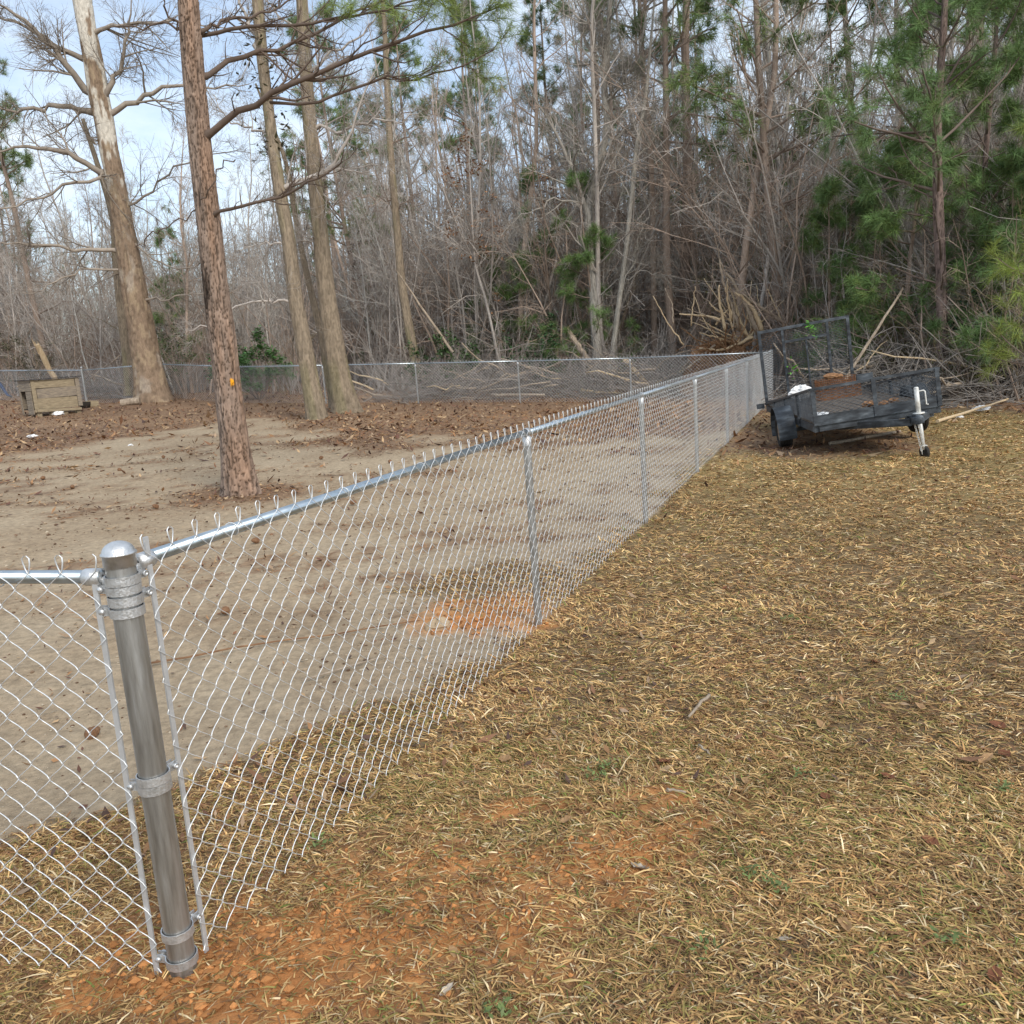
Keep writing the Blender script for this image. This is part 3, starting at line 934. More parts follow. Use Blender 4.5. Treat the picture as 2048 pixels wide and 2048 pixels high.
PINE_G = np.array([0.15, 0.225, 0.08])
def pine_tree(seed, H, rad, c, whorls=30, tlow=0.35, spread=0.26, tuft_n=26, nl=0.27, nw=0.0065, green=PINE_G, n2=6, n3=3, wig=0.03, lean=(0, 0), dead=8):
    r_ = np.random.default_rng(seed)
    P, R = stem(r_, H, rad, lean, wig)
    G = bark_geo(P, R, c, 9)
    trunk = G.mesh('trunk', True); trunk.materials.append(BARK_COL)
    B, N_ = Geo(), Geo()
    P1, R1 = sprout(r_, P[None], R[None], whorls, tlow, 0.99, spread, 68, 0.07, 0.10, 6, 0.5, 0.012, 0.5, lpow=0.8)
    P2, R2 = sprout(r_, P1, R1, n2, 0.35, 1.0, 0.42, 45, 0.10, 0.15, 4, 0.6, 0.006, 0.22)
    P3, R3 = sprout(r_, P2, R2, n3, 0.3, 1.0, 0.5, 40, 0.10, 0.15, 3, 0.7, 0.004, 0.15)
    for (p, r, ns) in ((P1, R1, 5), (P2, R2, 3), (P3, R3, 3)):
        B.tubes(p, r, ns, c * r_.uniform(0.6, 1.0, (len(p), 1)))
    if dead:
        Pd, Rd = sprout(r_, P[None], R[None], dead, 0.12, tlow + 0.1, spread * 0.6, 75, 0.0, 0.14, 5, 0.35, 0.008, 0.6)
        B.tubes(Pd, Rd, 4, c * 0.8 * np.ones((len(Pd), 1)))
        Pe, Re = sprout(r_, Pd, Rd, 4, 0.3, 1.0, 0.4, 45, 0.0, 0.2, 3, 0.6, 0.005, 0.2)
        B.tubes(Pe, Re, 3, c * 0.8 * np.ones((len(Pe), 1)))
    branches = B.mesh('branches'); branches.materials.append(TWIG_COL)
    C = np.concatenate([P3[:, -1], P2[:, -1]]); D = np.concatenate([norm(P3[:, -1] - P3[:, -2]), norm(P2[:, -1] - P2[:, -2])])
    needle_tufts(N_, r_, C, D, tuft_n, nl, nw, green)
    needles = N_.mesh('needles'); needles.materials.append(NEEDLE)
    return trunk, branches, needles

def place(name, label, cat, group, parts, loc, rz=0.0, sc=1.0, names=('trunk', 'crown'), szz=None):
    t = tag(empty(name, loc, rz), label, cat, group)
    t.scale = (sc, sc, szz or sc)
    for nm, me in zip(names, parts):
        o = obj(nm, me, None, t)
        if nm != 'trunk': o['kind'] = 'stuff'
    return t

# ---- trunk with real bark relief for the trees that stand in the yard
def relief_trunk(px_path, widths, Y, root, colfn, ns=40, nl=260, relief=0.02, plate=(9, 5), seed=1, flare=0.35, ext=None):
    """px_path: trunk centre line seen at distance Y; turned into a solid, displaced trunk in metres around `root`"""
    pts = np.array([at(a, b, Y) for a, b in px_path])
    rad = np.array(widths) * 0.5 * ((pts - CO) @ CW) / 1700.0 * 0.87
    if ext is not None:
        pts = np.concatenate([pts, pts[-1:] + np.array(ext[0])]); rad = np.append(rad, ext[1])
    base = pts[0].copy()
    pts = pts - np.array(root)
    pts = np.concatenate([pts[:1] + np.array([0, 0, -0.25]) - (pts[1] - pts[0]) * 0.02, pts]); rad = np.concatenate([rad[:1] * 1.15, rad])
    u = np.linspace(0, 1, nl)
    P = catmull(pts, nl)
    R = np.interp(u * (len(rad) - 1), np.arange(len(rad)), rad)
    T = norm(np.gradient(P, axis=0))
    A = norm(np.cross(T, np.array([0, 1.0, 0]))); B = np.cross(T, A)
    an = np.arange(ns) * 2 * math.pi / ns
    arc = np.concatenate([[0], np.cumsum(np.linalg.norm(np.diff(P, axis=0), axis=1))])
    AA, HH = np.meshgrid(an, arc)
    # bark plates: ridged noise, periodic round the trunk
    ca, sa = np.cos(AA) * plate[0] / 6.28, np.sin(AA) * plate[0] / 6.28
    w1 = fbm(ca * 1.6 + 7, HH * plate[1] * 0.30 + sa * 2.1, seed, 2)
    n_a = fbm(ca * 3.1 + sa * 0.7 + 7, HH * plate[1] * 0.42 + sa * 3.6 + w1, seed + 2, 2)
    n_b = fbm(sa * 3.1 - ca * 0.6 - 3, HH * plate[1] * 0.36 - ca * 3.9, seed + 5, 2)
    fis = np.minimum(np.abs(n_a - 0.5), np.abs(n_b - 0.5) * 1.15) * 2
    hgt = smooth(0.0, 0.11, fis) * (0.72 + 0.5 * (n_a - 0.3))
    hgt = np.clip(hgt, 0, 1.15)
    Rr = R[:, None] * (1 + 0.10 * (vn(ca * 1.2, HH * 0.5 + sa, seed + 9) - 0.5)) + relief * (hgt - 0.6)
    fl_ = np.exp(-np.maximum(arc - 0.2, 0) / 0.35)[:, None]
    Rr = Rr * (1 + flare * fl_ * (0.45 + 0.8 * vn(ca * 1.5 + 20, sa * 1.5 + 9, seed + 11)))
    V = P[:, None] + Rr[..., None] * (np.cos(AA)[..., None] * A[:, None] + np.sin(AA)[..., None] * B[:, None])
    i, j = np.meshgrid(np.arange(nl - 1), np.arange(ns), indexing='ij')
    q = np.stack([i * ns + j, i * ns + (j + 1) % ns, (i + 1) * ns + (j + 1) % ns, (i + 1) * ns + j], -1).reshape(-1, 4)
    col = colfn(AA.ravel(), HH.ravel(), hgt.ravel(), V.reshape(-1, 3))
    me = np_mesh('trunk', V.reshape(-1, 3), q, None, True, col)
    me.materials.append(BARK_COL)
    return me, pts, rad, P, R

def limb(px_path, Y0, Y1, root, r0, r1, K=10):
    n = len(px_path)
    Ys = np.linspace(Y0, Y1, n)
    pts = np.array([at(a, b, yy) for (a, b), yy in zip(px_path, Ys)]) - np.array(root)
    P = catmull(pts, K)
    return P, np.linspace(r0, r1, K)

# ---- the pine that stands in the sand
def pine_bark(a, h, g, V):
    red = np.clip(0.10 + 0.45 * np.cos(a - 2.5) + 0.7 * (vn(a * 2, h * 1.5, 4) - 0.5), 0, 1)[:, None]
    c = np.array([0.27, 0.205, 0.165]) * (1 - red) + np.array([0.34, 0.215, 0.145]) * red
    scar = (smooth(0.55, 0.15, np.hypot((a - 0.75) / 1.1, (h - 2.75) / 0.55) * 0.6 + 0.5 * (vn(a * 6, h * 9, 14) - 0.5)))[:, None]
    c = c * (1 - 0.8 * scar)
    paint = (smooth(0.5, 0.3, np.hypot((a - 2.25) / 0.22, (h - 1.62) / 0.05) * 0.5 + 0.4 * (vn(a * 16, h * 30, 15) - 0.5)))[:, None]
    c = c * (1 - paint) + paint * np.array([0.95, 0.42, 0.03])
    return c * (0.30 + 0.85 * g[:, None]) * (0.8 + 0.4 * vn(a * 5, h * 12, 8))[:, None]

PY = 10.45
pr0 = at(482, 985, PY); PROOT = np.array([pr0[0], pr0[1], g1(pr0[0], pr0[1])])
t = tag(empty('pine_tree', PROOT), 'tall reddish-barked pine standing alone in the sand, bare lower limbs', 'tree')
me, pts, rad, PA, RA = relief_trunk([(482, 985), (471, 900), (456, 780), (446, 690), (432, 580), (417, 440), (403, 320), (391, 190), (383, 90), (376, 0), (368, -120)],
                                    [66, 60, 58, 60, 54, 52, 49, 47, 46, 44, 42], PY, PROOT, pine_bark, 88, 640, 0.022, (19, 12), 3, 0.45, ext=((-0.3, 0.1, 3.0), 0.08))
obj('trunk', me, None, t)
limbs = [([(424, 265), (480, 220), (560, 180), (660, 135), (780, 90), (900, 45), (1010, 10)], 10.4, 9.4, 0.052),
         ([(418, 150), (470, 115), (560, 92), (660, 50), (760, 5), (850, -40)], 10.5, 11.5, 0.042),
         ([(404, 62), (450, 42), (530, 20), (620, -15)], 10.5, 11.0, 0.032),
         ([(410, 70), (500, 55), (640, 40), (760, 20), (880, -10)], 10.6, 9.6, 0.030),
         ([(440, 422), (520, 405), (590, 375), (650, 350), (700, 310)], 10.3, 9.5, 0.026),
         ([(540, 205), (640, 205), (760, 160), (860, 150), (960, 120)], 10.2, 9.6, 0.024),
         ([(400, 60), (350, 55), (290, 50), (230, 50)], 10.5, 10.9, 0.022),
         ([(375, 75), (345, 40), (320, -10)], 10.4, 10.2, 0.022),
         ([(400, 355), (405, 400), (440, 340), (470, 320)], 10.3, 10.1, 0.012),
         ([(398, 415), (340, 450), (300, 470), (270, 500)], 10.5, 10.9, 0.010)]
LG = Geo(); LT, LR = [], []
r_ = np.random.default_rng(12)
dk = np.array([0.135, 0.10, 0.08])
for path, Y0, Y1, r0 in limbs:
    P, R = limb(path, Y0, Y1, PROOT, r0 * 0.8, 0.007, 14)
    P = P + np.concatenate([np.zeros((2, 3)), r_.normal(0, 0.022, (len(P) - 2, 3))])
    k0 = np.argmin(np.linalg.norm(PA - P[0] + np.array([0, 0, 0.05]), axis=1))
    if np.linalg.norm(PA[k0] - P[0]) < 0.5:
        P = np.concatenate([PA[k0][None], (PA[k0] * 0.3 + P[0] * 0.7)[None], P]); R = np.concatenate([[r0 * 1.3, r0 * 1.05], R])
    else:
        P = np.concatenate([P[:1], P[:1] * 0.5 + P[1:2] * 0.5, P[1:], P[-1:] + (P[-1:] - P[-2:-1])]); R = np.concatenate([R[:1], R[:1], R[1:], R[-1:]])
    LG.tubes(P[None], R[None], 7, dk[None])
    LT.append(P); LR.append(R)
LT, LR = np.array(LT), np.array(LR)
P2, R2 = sprout(r_, LT[:6], LR[:6], 14, 0.3, 1.0, 0.30, 38, 0.05, 0.14, 6, 0.6, 0.005, 0.3)
P3, R3 = sprout(r_, P2, R2, 5, 0.25, 1.0, 0.42, 36, 0.05, 0.16, 4, 0.65, 0.0035, 0.15)
P3b, R3b = sprout(r_, LT, LR, 9, 0.1, 0.9, 0.16, 55, 0.0, 0.2, 4, 0.4, 0.0035, 0.12)
for p, r, ns in ((P2, R2, 4), (P3, R3, 3), (P3b, R3b, 3)):
    LG.tubes(p, r, ns, dk[None] * r_.uniform(0.8, 1.3, (len(p), 1)))
tag(LG.build('branches', TWIG_COL, t, True), kind='stuff')
NG = Geo()
sel = (P2[:, -1, 0] + PROOT[0] > -1.0)
C = np.concatenate([P3[:, -1], P2[:, -1]]); D = np.concatenate([norm(P3[:, -1] - P3[:, -2]), norm(P2[:, -1] - P2[:, -2])])
Wc = C + PROOT - CO
uu = 1024 + 1700 * (Wc @ CR) / (Wc @ CW); vv = 1024 - 1700 * (Wc @ CU) / (Wc @ CW)
k = ((uu > 830) & (r_.uniform(0, 1, len(C)) < np.clip((uu - 780) / 220, 0.25, 1))) | ((uu > 640) & (vv < 30))
needle_tufts(NG, r_, C[k], D[k], 46, 0.20, 0.0020, (0.22, 0.29, 0.08))
tag(NG.build('needles', NEEDLE, t), kind='stuff')
# orange paint mark and the dark scar on the trunk
# ---- two grey-brown hardwood trunks by the far fence
def oak_bark(a, h, g, V):
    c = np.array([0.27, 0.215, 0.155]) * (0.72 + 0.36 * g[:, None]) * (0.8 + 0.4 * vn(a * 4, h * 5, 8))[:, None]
    moss = smooth(0.55, 0.75, vn(a * 1.3, h * 0.8, 19))[:, None] * 0.35
    return c * (1 - moss) + moss * np.array([0.20, 0.19, 0.09])

def yard_tree(label, path, widths, Y, seed, limbs, ext, relief=0.016, colfn=oak_bark, name='hardwood_tree', n2=9, n3=7, lc=GREY, flare=0.3, plate=(15, 5.0), n1=0, vine=0):
    b = at(*path[0], Y)
    root = np.array([b[0], b[1], g1(b[0], b[1])])
    t = tag(empty(name, root), label, 'tree')
    r_ = np.random.default_rng(seed)
    me, pts, rad, Pt, Rt = relief_trunk(path, widths, Y, root, colfn, 48, 420, relief, plate, seed, flare, ext)
    obj('trunk', me, None, t)
    G = Geo(); A, B = [], []
    for pth, Y0, Y1, r0 in limbs:
        P, R = limb(pth, Y0, Y1, root, r0 * 0.72, 0.010, 14)
        P = P + np.concatenate([np.zeros((2, 3)), r_.normal(0, 0.045, (len(P) - 2, 3))])
        k0 = np.argmin(np.linalg.norm(Pt - P[0] + np.array([0, 0, 0.15]), axis=1))
        P = np.concatenate([Pt[k0][None], (Pt[k0] * 0.35 + P[0] * 0.65)[None], P]); R = np.concatenate([[r0 * 1.15, r0 * 0.95], R])
        A.append(P); B.append(R)
    if n1:
        idx = np.linspace(0, len(Pt) - 1, 12).astype(int)
        Ps, Rs = sprout(r_, Pt[idx][None], Rt[idx][None], n1, 0.62, 1.0, 0.22, 60, 0.06, 0.16, 16, 0.35, 0.012, 1.0)
        A += list(Ps); B += list(Rs)
    A, B = np.array(A), np.array(B)
    G.tubes(A, B, 6, lc * r_.uniform(0.8, 1.2, (len(A), 1)))
    P2, R2 = sprout(r_, A, B, int(n2 * 1.5), 0.15, 1.0, 0.42, 48, 0.03, 0.14, 6, 0.5, 0.006, 0.4)
    P3, R3 = sprout(r_, P2, R2, n3, 0.15, 1.0, 0.75, 46, 0.02, 0.16, 4, 0.6, 0.0042, 0.35, lpow=0.3)
    P4, R4 = sprout(r_, P3, R3, 4, 0.2, 1.0, 0.85, 42, 0.0, 0.18, 3, 0.7, 0.0034, 0.25, lpow=0.2)
    for p, r, ns in ((P2, R2, 4), (P3, R3, 3), (P4, R4, 3)):
        G.tubes(p, r, ns, lc * r_.uniform(0.65, 1.1, (len(p), 1)))
    tag(G.build('crown', TWIG_COL, t, True), kind='stuff')
    if vine:
        sel = Pt[(Pt[:, 2] > vine[0]) & (Pt[:, 2] < vine[1])]
        k = r_.integers(0, len(sel), vine[2])
        c = sel[k] + r_.normal(0, 0.28, (vine[2], 3))
        V, tr, cc = leaf_quads(c[:, 0], c[:, 1], r_.uniform(0.1, 0.2, vine[2]), np.array([0.10, 0.10, 0.055]) * r_.uniform(0.5, 1.3, (vine[2], 1)), z=c[:, 2])
        Gv = Geo(); Gv.add(V, None, tr, cc); tag(Gv.build('vine_leaves', LEAF, t), kind='stuff')
    return t

yard_tree('grey-brown trunk with vines high up, nearer of the close pair beside the far fence',
          [(634, 838), (622, 770), (610, 700), (592, 600), (577, 480), (563, 400), (549, 310), (536, 210), (524, 110), (515, 0), (508, -100)],
          [46, 40, 37, 33, 30, 29, 26, 24, 26, 26, 24], 21.3, 31,
          [([(566, 375), (610, 360), (660, 340), (690, 290), (720, 210), (760, 120)], 21.3, 20.6, 0.10),
           ([(545, 280), (500, 255), (460, 240), (420, 190)], 21.3, 22, 0.05),
           ([(525, 120), (505, 60), (480, 0), (470, -60)], 21.3, 21.6, 0.10),
           ([(560, 485), (520, 492), (470, 500)], 21.3, 21.6, 0.035),
           ([(568, 600), (530, 602), (480, 610), (420, 650), (380, 660)], 21.3, 20.8, 0.05),
           ([(535, 200), (580, 170), (640, 150), (700, 110)], 21.3, 20.5, 0.06)],
          ((-0.2, 0, 4), 0.12), vine=(6.2, 9.6, 300))
yard_tree('straight grey trunk with flared foot, farther of the close pair beside the far fence',
          [(692, 825), (680, 760), (668, 690), (655, 600), (642, 480), (634, 400), (624, 300), (614, 180), (608, 80), (604, 0), (600, -100)],
          [62, 50, 47, 40, 35, 33, 31, 29, 27, 26, 25], 23.0, 37,
          [([(640, 250), (690, 265), (740, 240), (800, 245), (850, 220)], 23, 22, 0.06),
           ([(640, 385), (672, 400), (690, 350), (740, 330), (800, 350)], 23, 22.2, 0.05),
           ([(612, 150), (660, 110), (720, 70), (770, 10)], 23, 22.5, 0.06),
           ([(604, 60), (560, 30), (520, -20)], 23, 23.5, 0.05),
           ([(640, 480), (600, 482), (570, 478)], 23, 22.4, 0.05)],
          ((-0.1, 0, 4), 0.12))
# slender leaning stem behind the pair
yard_tree('slender dark leaning trunk behind the close pair of trunks',
          [(668, 812), (652, 720), (636, 640), (612, 540), (590, 430), (570, 320)], [20, 17, 15, 13, 11, 9], 24.2, 41,
          [([(580, 380), (540, 320), (520, 250)], 24.2, 24.5, 0.03), ([(600, 480), (640, 420), (650, 330)], 24.2, 24, 0.03)], ((-0.6, 0.2, 2), 0.02), n2=6, n3=5, lc=DARK * 1.4)

# ---- the big sycamore by the dog house
def syc_bark(a, h, g, V):
    top = smooth(5.0, 8.5, h)
    patch = smooth(0.50, 0.56, fbm(a * 1.3 + 3, h * 1.3, 23, 4) * 0.8 + 0.2 * top)[:, None] * (0.25 + 0.75 * top)[:, None]
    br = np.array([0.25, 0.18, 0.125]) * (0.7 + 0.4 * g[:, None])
    tan = np.array([0.38, 0.29, 0.19])
    fleck = smooth(0.58, 0.66, fbm(a * 3, h * 3.5, 29, 3))[:, None] * 0.6
    br = br * (1 - fleck) + tan * fleck
    return br * (1 - patch) + patch * np.array([0.60, 0.555, 0.48])
SYC_Y = 28.0
yard_tree('massive leaning sycamore with peeling pale upper bark beside the dog house',
          [(308, 800), (296, 735), (284, 665), (270, 590), (256, 505), (243, 430), (231, 360), (218, 300), (208, 240), (196, 185), (186, 120), (174, 60), (164, 0), (154, -80)],
          [80, 66, 60, 55, 49, 45, 41, 40, 41, 43, 41, 39, 42, 40], SYC_Y, 43,
          [([(170, 180), (130, 125), (80, 70), (20, 20), (-30, -20)], 28, 26.5, 0.16),
           ([(160, 115), (110, 90), (60, 60), (0, 35), (-40, 35)], 28, 27, 0.12),
           ([(172, 222), (120, 216), (60, 222), (0, 215), (-40, 205)], 28, 27, 0.13),
           ([(200, 345), (160, 320), (115, 298), (60, 295), (0, 306), (-40, 310)], 28, 26.5, 0.15),
           ([(206, 345), (190, 360), (120, 375), (60, 400), (0, 418), (-30, 430)], 28, 26.3, 0.09),
           ([(226, 500), (160, 500), (90, 492), (40, 488), (-20, 484)], 28, 26.3, 0.10),
           ([(203, 205), (225, 165), (246, 110), (258, 50), (268, -20)], 28, 27.4, 0.14),
           ([(222, 228), (260, 205), (310, 183), (370, 172), (440, 176), (500, 170)], 28, 27.2, 0.13),
           ([(200, 60), (240, 48), (310, 42), (390, 50), (470, 55)], 28, 27.2, 0.09),
           ([(215, 285), (180, 280), (155, 230), (130, 190)], 28, 27.4, 0.06),
           ([(240, 420), (290, 390), (340, 340), (420, 310), (500, 300)], 28, 27.4, 0.06),
           ([(262, 540), (180, 540), (120, 560), (90, 580), (50, 585)], 28, 26.2, 0.06),
           ([(276, 600), (330, 600), (370, 588), (420, 592)], 28, 27, 0.06),
           ([(250, 470), (310, 520), (360, 540), (420, 520), (470, 470)], 28, 27.2, 0.05)],
          ((-0.3, 0, 4), 0.35), relief=0.035, colfn=syc_bark, name='sycamore_tree', n2=9, n3=8, lc=np.array([0.30, 0.255, 0.21]), flare=0.18, plate=(14, 3.2))
yard_tree('narrow grey trunk close behind the sycamore',
          [(262, 775), (252, 690), (242, 610), (232, 520), (222, 420)], [26, 22, 20, 17, 14], 31.2, 47,
          [([(235, 540), (260, 480), (270, 420)], 31.2, 31, 0.05), ([(228, 480), (200, 430), (180, 400)], 31.2, 31, 0.05)], ((-0.5, 0, 3), 0.06), n2=6, n3=5)

# ---- named trees at the wood edge
yard_tree('slim straight pine trunk behind the back fence with broken side twigs',
          [(832, 735), (815, 640), (803, 560), (795, 470), (788, 390), (781, 300), (776, 220), (772, 130), (768, 40)], [22, 20, 18, 17, 16, 15, 13, 12, 10], 29.5, 53,
          [([(795, 420), (815, 400), (850, 380)], 29.5, 29, 0.03), ([(790, 400), (750, 395), (700, 400)], 29.5, 29, 0.03), ([(780, 290), (820, 270), (860, 230)], 29.5, 29, 0.04), ([(778, 250), (740, 220), (700, 170)], 29.5, 29.8, 0.04), ([(770, 120), (800, 60), (830, 10)], 29.5, 29.5, 0.04)],
          ((0, 0, 2), 0.05), colfn=oak_bark, name='pine_tree', n2=7, n3=5, lc=BROWN)
yard_tree('pale-barked forked tree behind the back fence, spreading grey limbs',
          [(1196, 730), (1190, 640), (1184, 540), (1178, 430), (1186, 370), (1203, 310), (1214, 250), (1208, 170), (1214, 80), (1220, -20)], [23, 21, 20, 19, 17, 16, 15, 14, 12, 10], 28.2, 59,
          [([(1178, 440), (1160, 380), (1130, 310), (1100, 250), (1070, 200), (1040, 120)], 28.2, 27.6, 0.13),
           ([(1180, 410), (1120, 400), (1080, 410), (1030, 440), (1000, 470)], 28.2, 26.6, 0.06),
           ([(1205, 210), (1235, 180), (1270, 120), (1290, 40), (1310, -40)], 28.2, 27.8, 0.09),
           ([(1210, 160), (1180, 100), (1150, 30), (1130, -30)], 28.2, 28.4, 0.09),
           ([(1190, 600), (1240, 560), (1290, 545), (1340, 560)], 28.2, 27, 0.03),
           ([(1204, 300), (1250, 260), (1300, 250), (1340, 200)], 28.2, 27.4, 0.06)],
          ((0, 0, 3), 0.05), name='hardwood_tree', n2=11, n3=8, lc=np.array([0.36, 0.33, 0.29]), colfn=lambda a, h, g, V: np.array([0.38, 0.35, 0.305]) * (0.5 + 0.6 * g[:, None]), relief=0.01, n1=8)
yard_tree('pale slender sapling leaning right beside the forked tree',
          [(1222, 735), (1236, 620), (1252, 500), (1262, 400), (1272, 300), (1290, 200), (1300, 100)], [13, 12, 11, 10, 9, 8, 6], 27.6, 61,
          [([(1240, 600), (1270, 500), (1300, 420)], 27.6, 27.4, 0.03), ([(1262, 400), (1230, 330), (1210, 250)], 27.6, 27.6, 0.03), ([(1270, 320), (1320, 260), (1350, 180)], 27.6, 27.4, 0.03)],
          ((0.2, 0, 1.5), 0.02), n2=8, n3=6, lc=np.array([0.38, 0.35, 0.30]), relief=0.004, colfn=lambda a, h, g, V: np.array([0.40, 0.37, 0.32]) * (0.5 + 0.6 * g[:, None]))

# ================================================================== THE WOODS
wr_ = np.random.default_rng(101)
BARE = [bare_tree(201 + k, H, rad, c, n1=a1, n2=a2, n3=a3, lean=ln, tlow=tl, spread=sp, ang=an)
        for k, (H, rad, c, a1, a2, a3, ln, tl, sp, an) in enumerate([
            (12.5, 0.058, GREY, 26, 8, 6, (0.04, 0.0), 0.22, 0.26, 44),
            (10.5, 0.042, PALE * 0.85, 24, 8, 6, (-0.06, 0.03), 0.18, 0.26, 40),
            (13.5, 0.085, BROWN * 1.3, 26, 8, 6, (0.02, 0.05), 0.28, 0.28, 50),
            (9.0, 0.034, GREY * 1.1, 22, 7, 6, (0.10, 0.0), 0.12, 0.28, 38),
            (11.5, 0.050, GREY * 0.9, 26, 8, 6, (-0.10, -0.02), 0.15, 0.30, 48),
            (8.0, 0.030, PALE * 0.9, 20, 7, 6, (0.16, 0.05), 0.15, 0.30, 42)])]
BROWNLEAF = bare_tree(231, 9.0, 0.055, GREY, n1=24, n2=7, n3=5, tlow=0.2, spread=0.26, ang=58, leaves=(900, (0.33, 0.165, 0.075), 0.15))
PINES = [pine_tree(241, 15.0, 0.13, BROWN * 0.9, 30, 0.42, 0.22), pine_tree(242, 13.0, 0.10, BROWN, 30, 0.30, 0.24),
         pine_tree(243, 16.5, 0.15, BROWN * 0.9, 28, 0.55, 0.22)]
YOUNG = [pine_tree(251, 8.0, 0.06, BROWN * 0.8, 30, 0.10, 0.30, tuft_n=34, nl=0.28, nw=0.0055, green=np.array([0.15, 0.25, 0.08]), dead=0),
         pine_tree(252, 6.0, 0.05, BROWN * 0.8, 26, 0.06, 0.34, tuft_n=34, nl=0.28, nw=0.0055, green=np.array([0.12, 0.205, 0.07]), dead=0)]
PN = ('trunk', 'branches', 'needles')

def u_of(x, y, z=2.0):
    P = np.array([x, y, z]) - CO
    return 1024 + 1700 * (P @ CR) / max(0.1, P @ CW)

def wooded(x, y):
    d, s = ds(x, y)
    return s > RUN + 4.2 or (wood_right(x, y) > 0.6 and y > 4)

def hfac(u, y):
    """the wood is low and open at the left, tall and close at the right"""
    return float(np.interp(u, [-400, 100, 420, 620, 900, 1200, 1450, 2500], [1.1, 1.02, 0.86, 1.0, 1.10, 1.2, 1.3, 1.3]))

placed = []
def try_place(n, ylo, yhi, fn, mind, ulo=-380, uhi=2430, seed=0):
    r_ = np.random.default_rng(seed)
    c = 0
    for _ in range(n * 40):
        if c >= n: break
        u = r_.uniform(ulo, uhi)
        Yv = ylo + (yhi - ylo) * r_.uniform(0, 1) ** 1.4
        p = at(u, 740, Yv)
        x, y = p[0], p[1]
        if not wooded(x, y): continue
        if fn is put_bare and u > 1560 and (ds(x, y)[1] < RUN + 3 and wood_right(x, y) < 3.2 or r_.uniform() < 0.35): continue
        if any((x - a) ** 2 + (y - b) ** 2 < mind * mind for a, b in placed): continue
        placed.append((x, y))
        fn(x, y, u_of(x, y), r_)
        c += 1

def zone(u):
    for lim, txt in ((200, 'behind the dog house'), (420, 'behind the sycamore'), (560, 'behind the bright green holly'), (760, 'behind the close pair of trunks'), (960, 'around the slim straight pine'),
                     (1120, 'behind the brown-leaved oak'), (1330, 'around the pale forked tree'), (1540, 'behind the uprooted stump'), (1780, 'behind the trailer'), (9e9, 'around the purplish wood-edge pine')):
        if u < lim: return txt
KINDS = ['bare grey saplings in the woods', 'pale thin saplings in the woods', 'brown-barked bare trees in the woods', 'thin upright saplings in the woods',
         'dark bare trees leaning in the woods', 'small pale leaning saplings in the woods']
KLAB = ['bare grey tree with fine upswept twigs', 'pale thin bare sapling', 'stout brown-barked bare tree', 'very thin upright grey sapling with low twigs', 'dark leafless tree leaning sideways', 'short pale sapling with a strong lean']
def put_bare(x, y, u, r_):
    k = int(r_.integers(0, 6))
    h = hfac(u, y) * r_.uniform(0.85, 1.2)
    place('bare_tree' if k in (0, 2, 4) else 'bare_sapling', KLAB[k] + ', ' + zone(u), 'tree', KINDS[k], BARE[k], (x, y, g1(x, y) - 0.05), r_.uniform(0, 6.28), h * r_.uniform(0.9, 1.1), szz=h)
def put_pine(x, y, u, r_):
    k = int(r_.integers(0, 3))
    h = hfac(u, y) * r_.uniform(0.85, 1.15)
    place('pine_tree', ['tall pine with a high green crown', 'shorter pine with a low green crown', 'tall bare-stemmed pine with a small crown'][k] + ', ' + zone(u), 'tree',
          ['high-crowned pines in the woods', 'low-crowned pines in the woods', 'bare-stemmed pines in the woods'][k], PINES[k], (x, y, g1(x, y) - 0.05), r_.uniform(0, 6.28), h, PN)
def put_young(x, y, u, r_):
    k = int(r_.integers(0, 2))
    place('young_pine', ['young bushy pine with branches to the ground', 'small dark young pine'][k] + ', ' + zone(u), 'tree', ['young bushy pines in the woods', 'small dark young pines in the woods'][k],
          YOUNG[k], (x, y, g1(x, y) - 0.05), r_.uniform(0, 6.28), r_.uniform(0.7, 1.05), PN)

try_place(17, 17, 28, put_young, 1.2, 1650, 2400, 303)
try_place(8, 27, 42, put_young, 1.2, -300, 1600, 304)
try_place(16, 20, 40, put_pine, 1.5, 1350, 2400, 301)
try_place(16, 34, 56, put_pine, 1.5, 640, 1400, 302)
try_place(7, 38, 52, put_pine, 1.5, -350, 130, 305)
try_place(235, 17, 58, put_bare, 0.55, seed=306)

# the oak that keeps its brown leaves
for (u, v, Yv, s_, lab) in ((1010, 700, 29.5, 0.98, 'young oak still holding clusters of brown leaves behind the back fence'), (1085, 700, 31.5, 0.85, 'smaller oak with sparse rusty leaves behind the forked pale tree')):
    p = at(u, v, Yv)
    place('oak_tree', lab, 'tree', None, BROWNLEAF, (p[0], p[1], g1(p[0], p[1])), 1.3 if u < 1050 else 3.9, s_)

